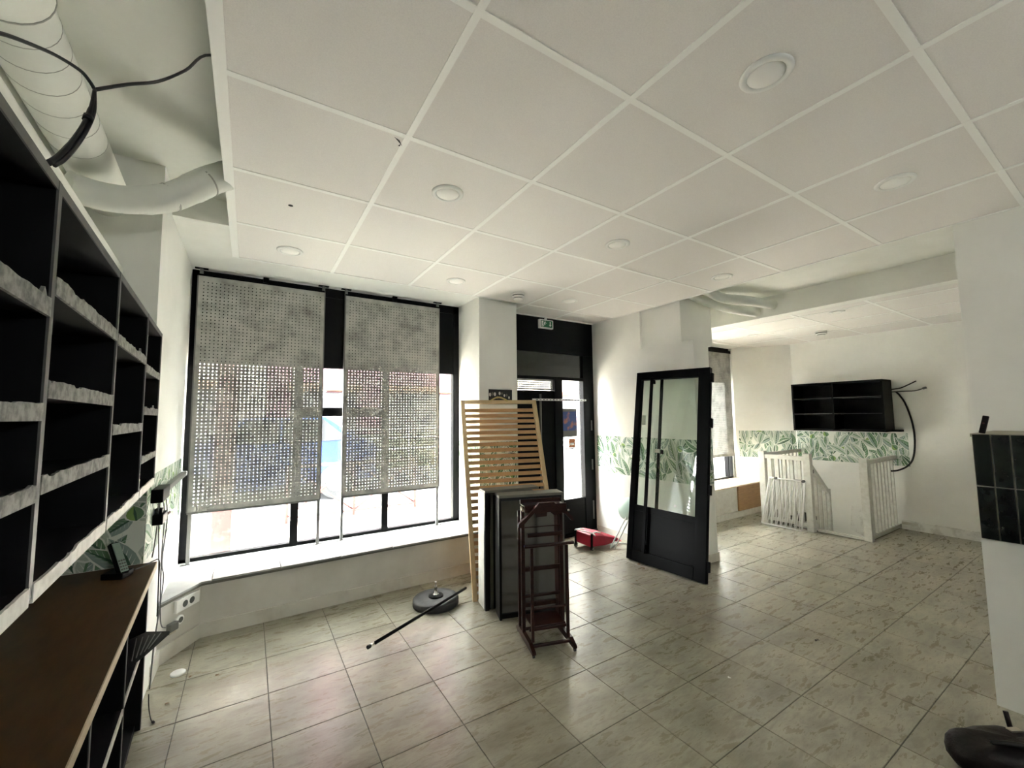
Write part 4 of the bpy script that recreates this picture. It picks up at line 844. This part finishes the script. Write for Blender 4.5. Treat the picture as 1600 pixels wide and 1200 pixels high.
drydebris('dark_crumb', 2.90, 1.21, 0.018, 'ink', 'small dark crumb on the open tiled floor', 'crumb', None)
for x, y, s in ((-0.22, 2.86, 0.012), (-0.10, 2.80, 0.012), (-0.29, 2.66, 0.012)): drydebris('grit', x, y, s, 'leafdry', 'tiny dark grit on the floor near the round white cover', 'grit', 'grit by the low wall')

# ---------------------------------------------------------------- outside
struct(bx('ground_pavement', (-14, 4.0, -0.16), (26, 7.2, -0.02), 'paving'), 'beige pavement outside the shop', 'pavement')
struct(bx('ground_kerb', (-14, 7.2, -0.16), (26, 7.35, -0.02), 'kerb'), 'kerb stone outside', 'kerb'); struct(bx('ground_road', (-14, 7.35, -0.2), (26, 16, -0.12), 'asphalt'), 'street outside', 'road')
po = thing('street_post', 'worn reddish square street post outside the window', 'post', (-0.19, 4.75, -0.02))
bx('shaft', (-0.27, 4.67, -0.019), (-0.11, 4.83, 2.6), 'postpink', po, 0.01); bx('base_collar', (-0.29, 4.65, -0.02), (-0.09, 4.85, 0.02), 'postpink', po, 0.005)
br = thing('street_barrier', 'red crossed metal street barrier outside on the pavement', 'barrier', (1.2, 6.3, -0.02))
for z in (0.05, 0.72): MB().tube([(0.45, 6.3, z), (2.2, 6.3, z)], 0.02, 8).build('rail', 'barrier', br)
for x in (0.45, 1.3, 2.2): MB().tube([(x, 6.3, -0.02), (x, 6.3, 0.74)], 0.022, 8).build('post', 'barrier', br)
for a, b in ((0.45, 1.3), (1.3, 2.2)):
    MB().tube([(a, 6.3, 0.05), (b, 6.3, 0.72)], 0.014, 8).build('brace', 'barrier', br); MB().tube([(a, 6.32, 0.72), (b, 6.32, 0.05)], 0.014, 8).build('brace', 'barrier', br)
    MB().lathe(((a+b)/2, 6.29, 0.385), [(0.05, 0), (0.05, 0.03)], 12, ax=(0, 1, 0)).build('boss', 'barrier', br)
car = thing('parked_car', 'dark blue car parked in the street outside', 'car', (0.4, 9.0, -0.12))
pr = [(-1.6, 0.25), (-1.65, 0.75), (-1.3, 0.95), (-0.75, 1.05), (-0.2, 1.5), (1.1, 1.55), (1.75, 1.1), (2.0, 1.0), (2.05, 0.3)]
m = MB(); n = len(pr); m.add([(0.1+x, 8.3, z-0.12) for x, z in pr]+[(0.1+x, 9.9, z-0.12) for x, z in pr], [list(range(n)), list(range(n, 2*n))[::-1]]+[(i, n+i, n+(i+1) % n, (i+1) % n) for i in range(n)]); m.build('body', 'carblue', car, 0.05)
for q in ([(-0.6, 1.05), (-0.14, 1.43), (0.35, 1.45), (0.35, 1.05)], [(0.42, 1.05), (0.42, 1.45), (1.05, 1.46), (1.5, 1.08)]):
    MB().add([(0.1+x, 8.285, z-0.12) for x, z in q]+[(0.1+x, 8.31, z-0.12) for x, z in q], [(0, 1, 2, 3), (7, 6, 5, 4), (0, 4, 5, 1), (1, 5, 6, 2), (2, 6, 7, 3), (3, 7, 4, 0)]).build('side_window', 'cardark', car)
for x in (-0.85, 1.3):
    o = MB().lathe((0.1+x, 8.27, 0.2), [(0.31, 0), (0.31, 0.2)], 24, ax=(0, 1, 0)).build('wheel', 'tyre', car); MB().lathe((0.1+x, 8.262, 0.2), [(0.18, 0), (0.19, 0.01)], 20, ax=(0, 1, 0)).build('hub_cap', 'railwhite', o)
rl = thing('street_railing', 'white horizontal street railing across the road', 'railing', (3, 12, -0.12))
for z in (0.45, 0.75, 1.05): MB().tube([(-4, 12, z), (12, 12, z)], 0.035, 8).build('rail', 'railwhite', rl)
for i in range(9): MB().tube([(-4+i*2, 12, -0.12), (-4+i*2, 12, 1.08)], 0.035, 8).build('post', 'railwhite', rl)
hd = bx('hedge', (1.0, 12.6, -0.12), (5.0, 13.4, 0.85), 'hedge'); tag(hd, 'clipped green hedge behind the street railing', 'hedge')
def building(name, label, x0, x1, y, h, wm, floors, cols, shop):
    t = thing(name, label, 'building', ((x0+x1)/2, y, -0.12)); bx('wall', (x0, y, -0.12), (x1, y+4, h), wm, t)
    for j in range(floors):
        for i in range(cols):
            cx = x0+(i+.5)*(x1-x0)/cols; z = 3.5+j*2.8; f = bx('window', (cx-.55, y-0.06, z), (cx+.55, y+0.05, z+1.6), 'railwhite', t); bx('pane', (cx-.45, y-0.08, z+.1), (cx+.45, y-0.055, z+1.5), 'cardark', f)
    for a, b in shop: f = bx('shop_front', (a, y-0.08, 0.0), (b, y+0.02, 2.3), 'shopdark', t); bx('awning', (a-0.1, y-0.7, 2.35), (b+0.1, y, 2.55), 'awning', f)
building('street_building', 'dark pink rendered building across the street', 0.5, 9.5, 16.5, 13.0, 'facade_pink', 3, 4, ((1.2, 3.4), (4.6, 8.0)))
building('street_building', 'pale stone building across the street left of the pink one', -12, 0.4, 16.5, 14.0, 'facade_pale', 4, 5, ((-6, -3), (-2.2, -0.4)))
building('street_building', 'pale stone building across the street right of the pink one', 9.6, 22, 16.5, 13.5, 'facade_pale', 3, 5, ((11, 14), (15, 19)))
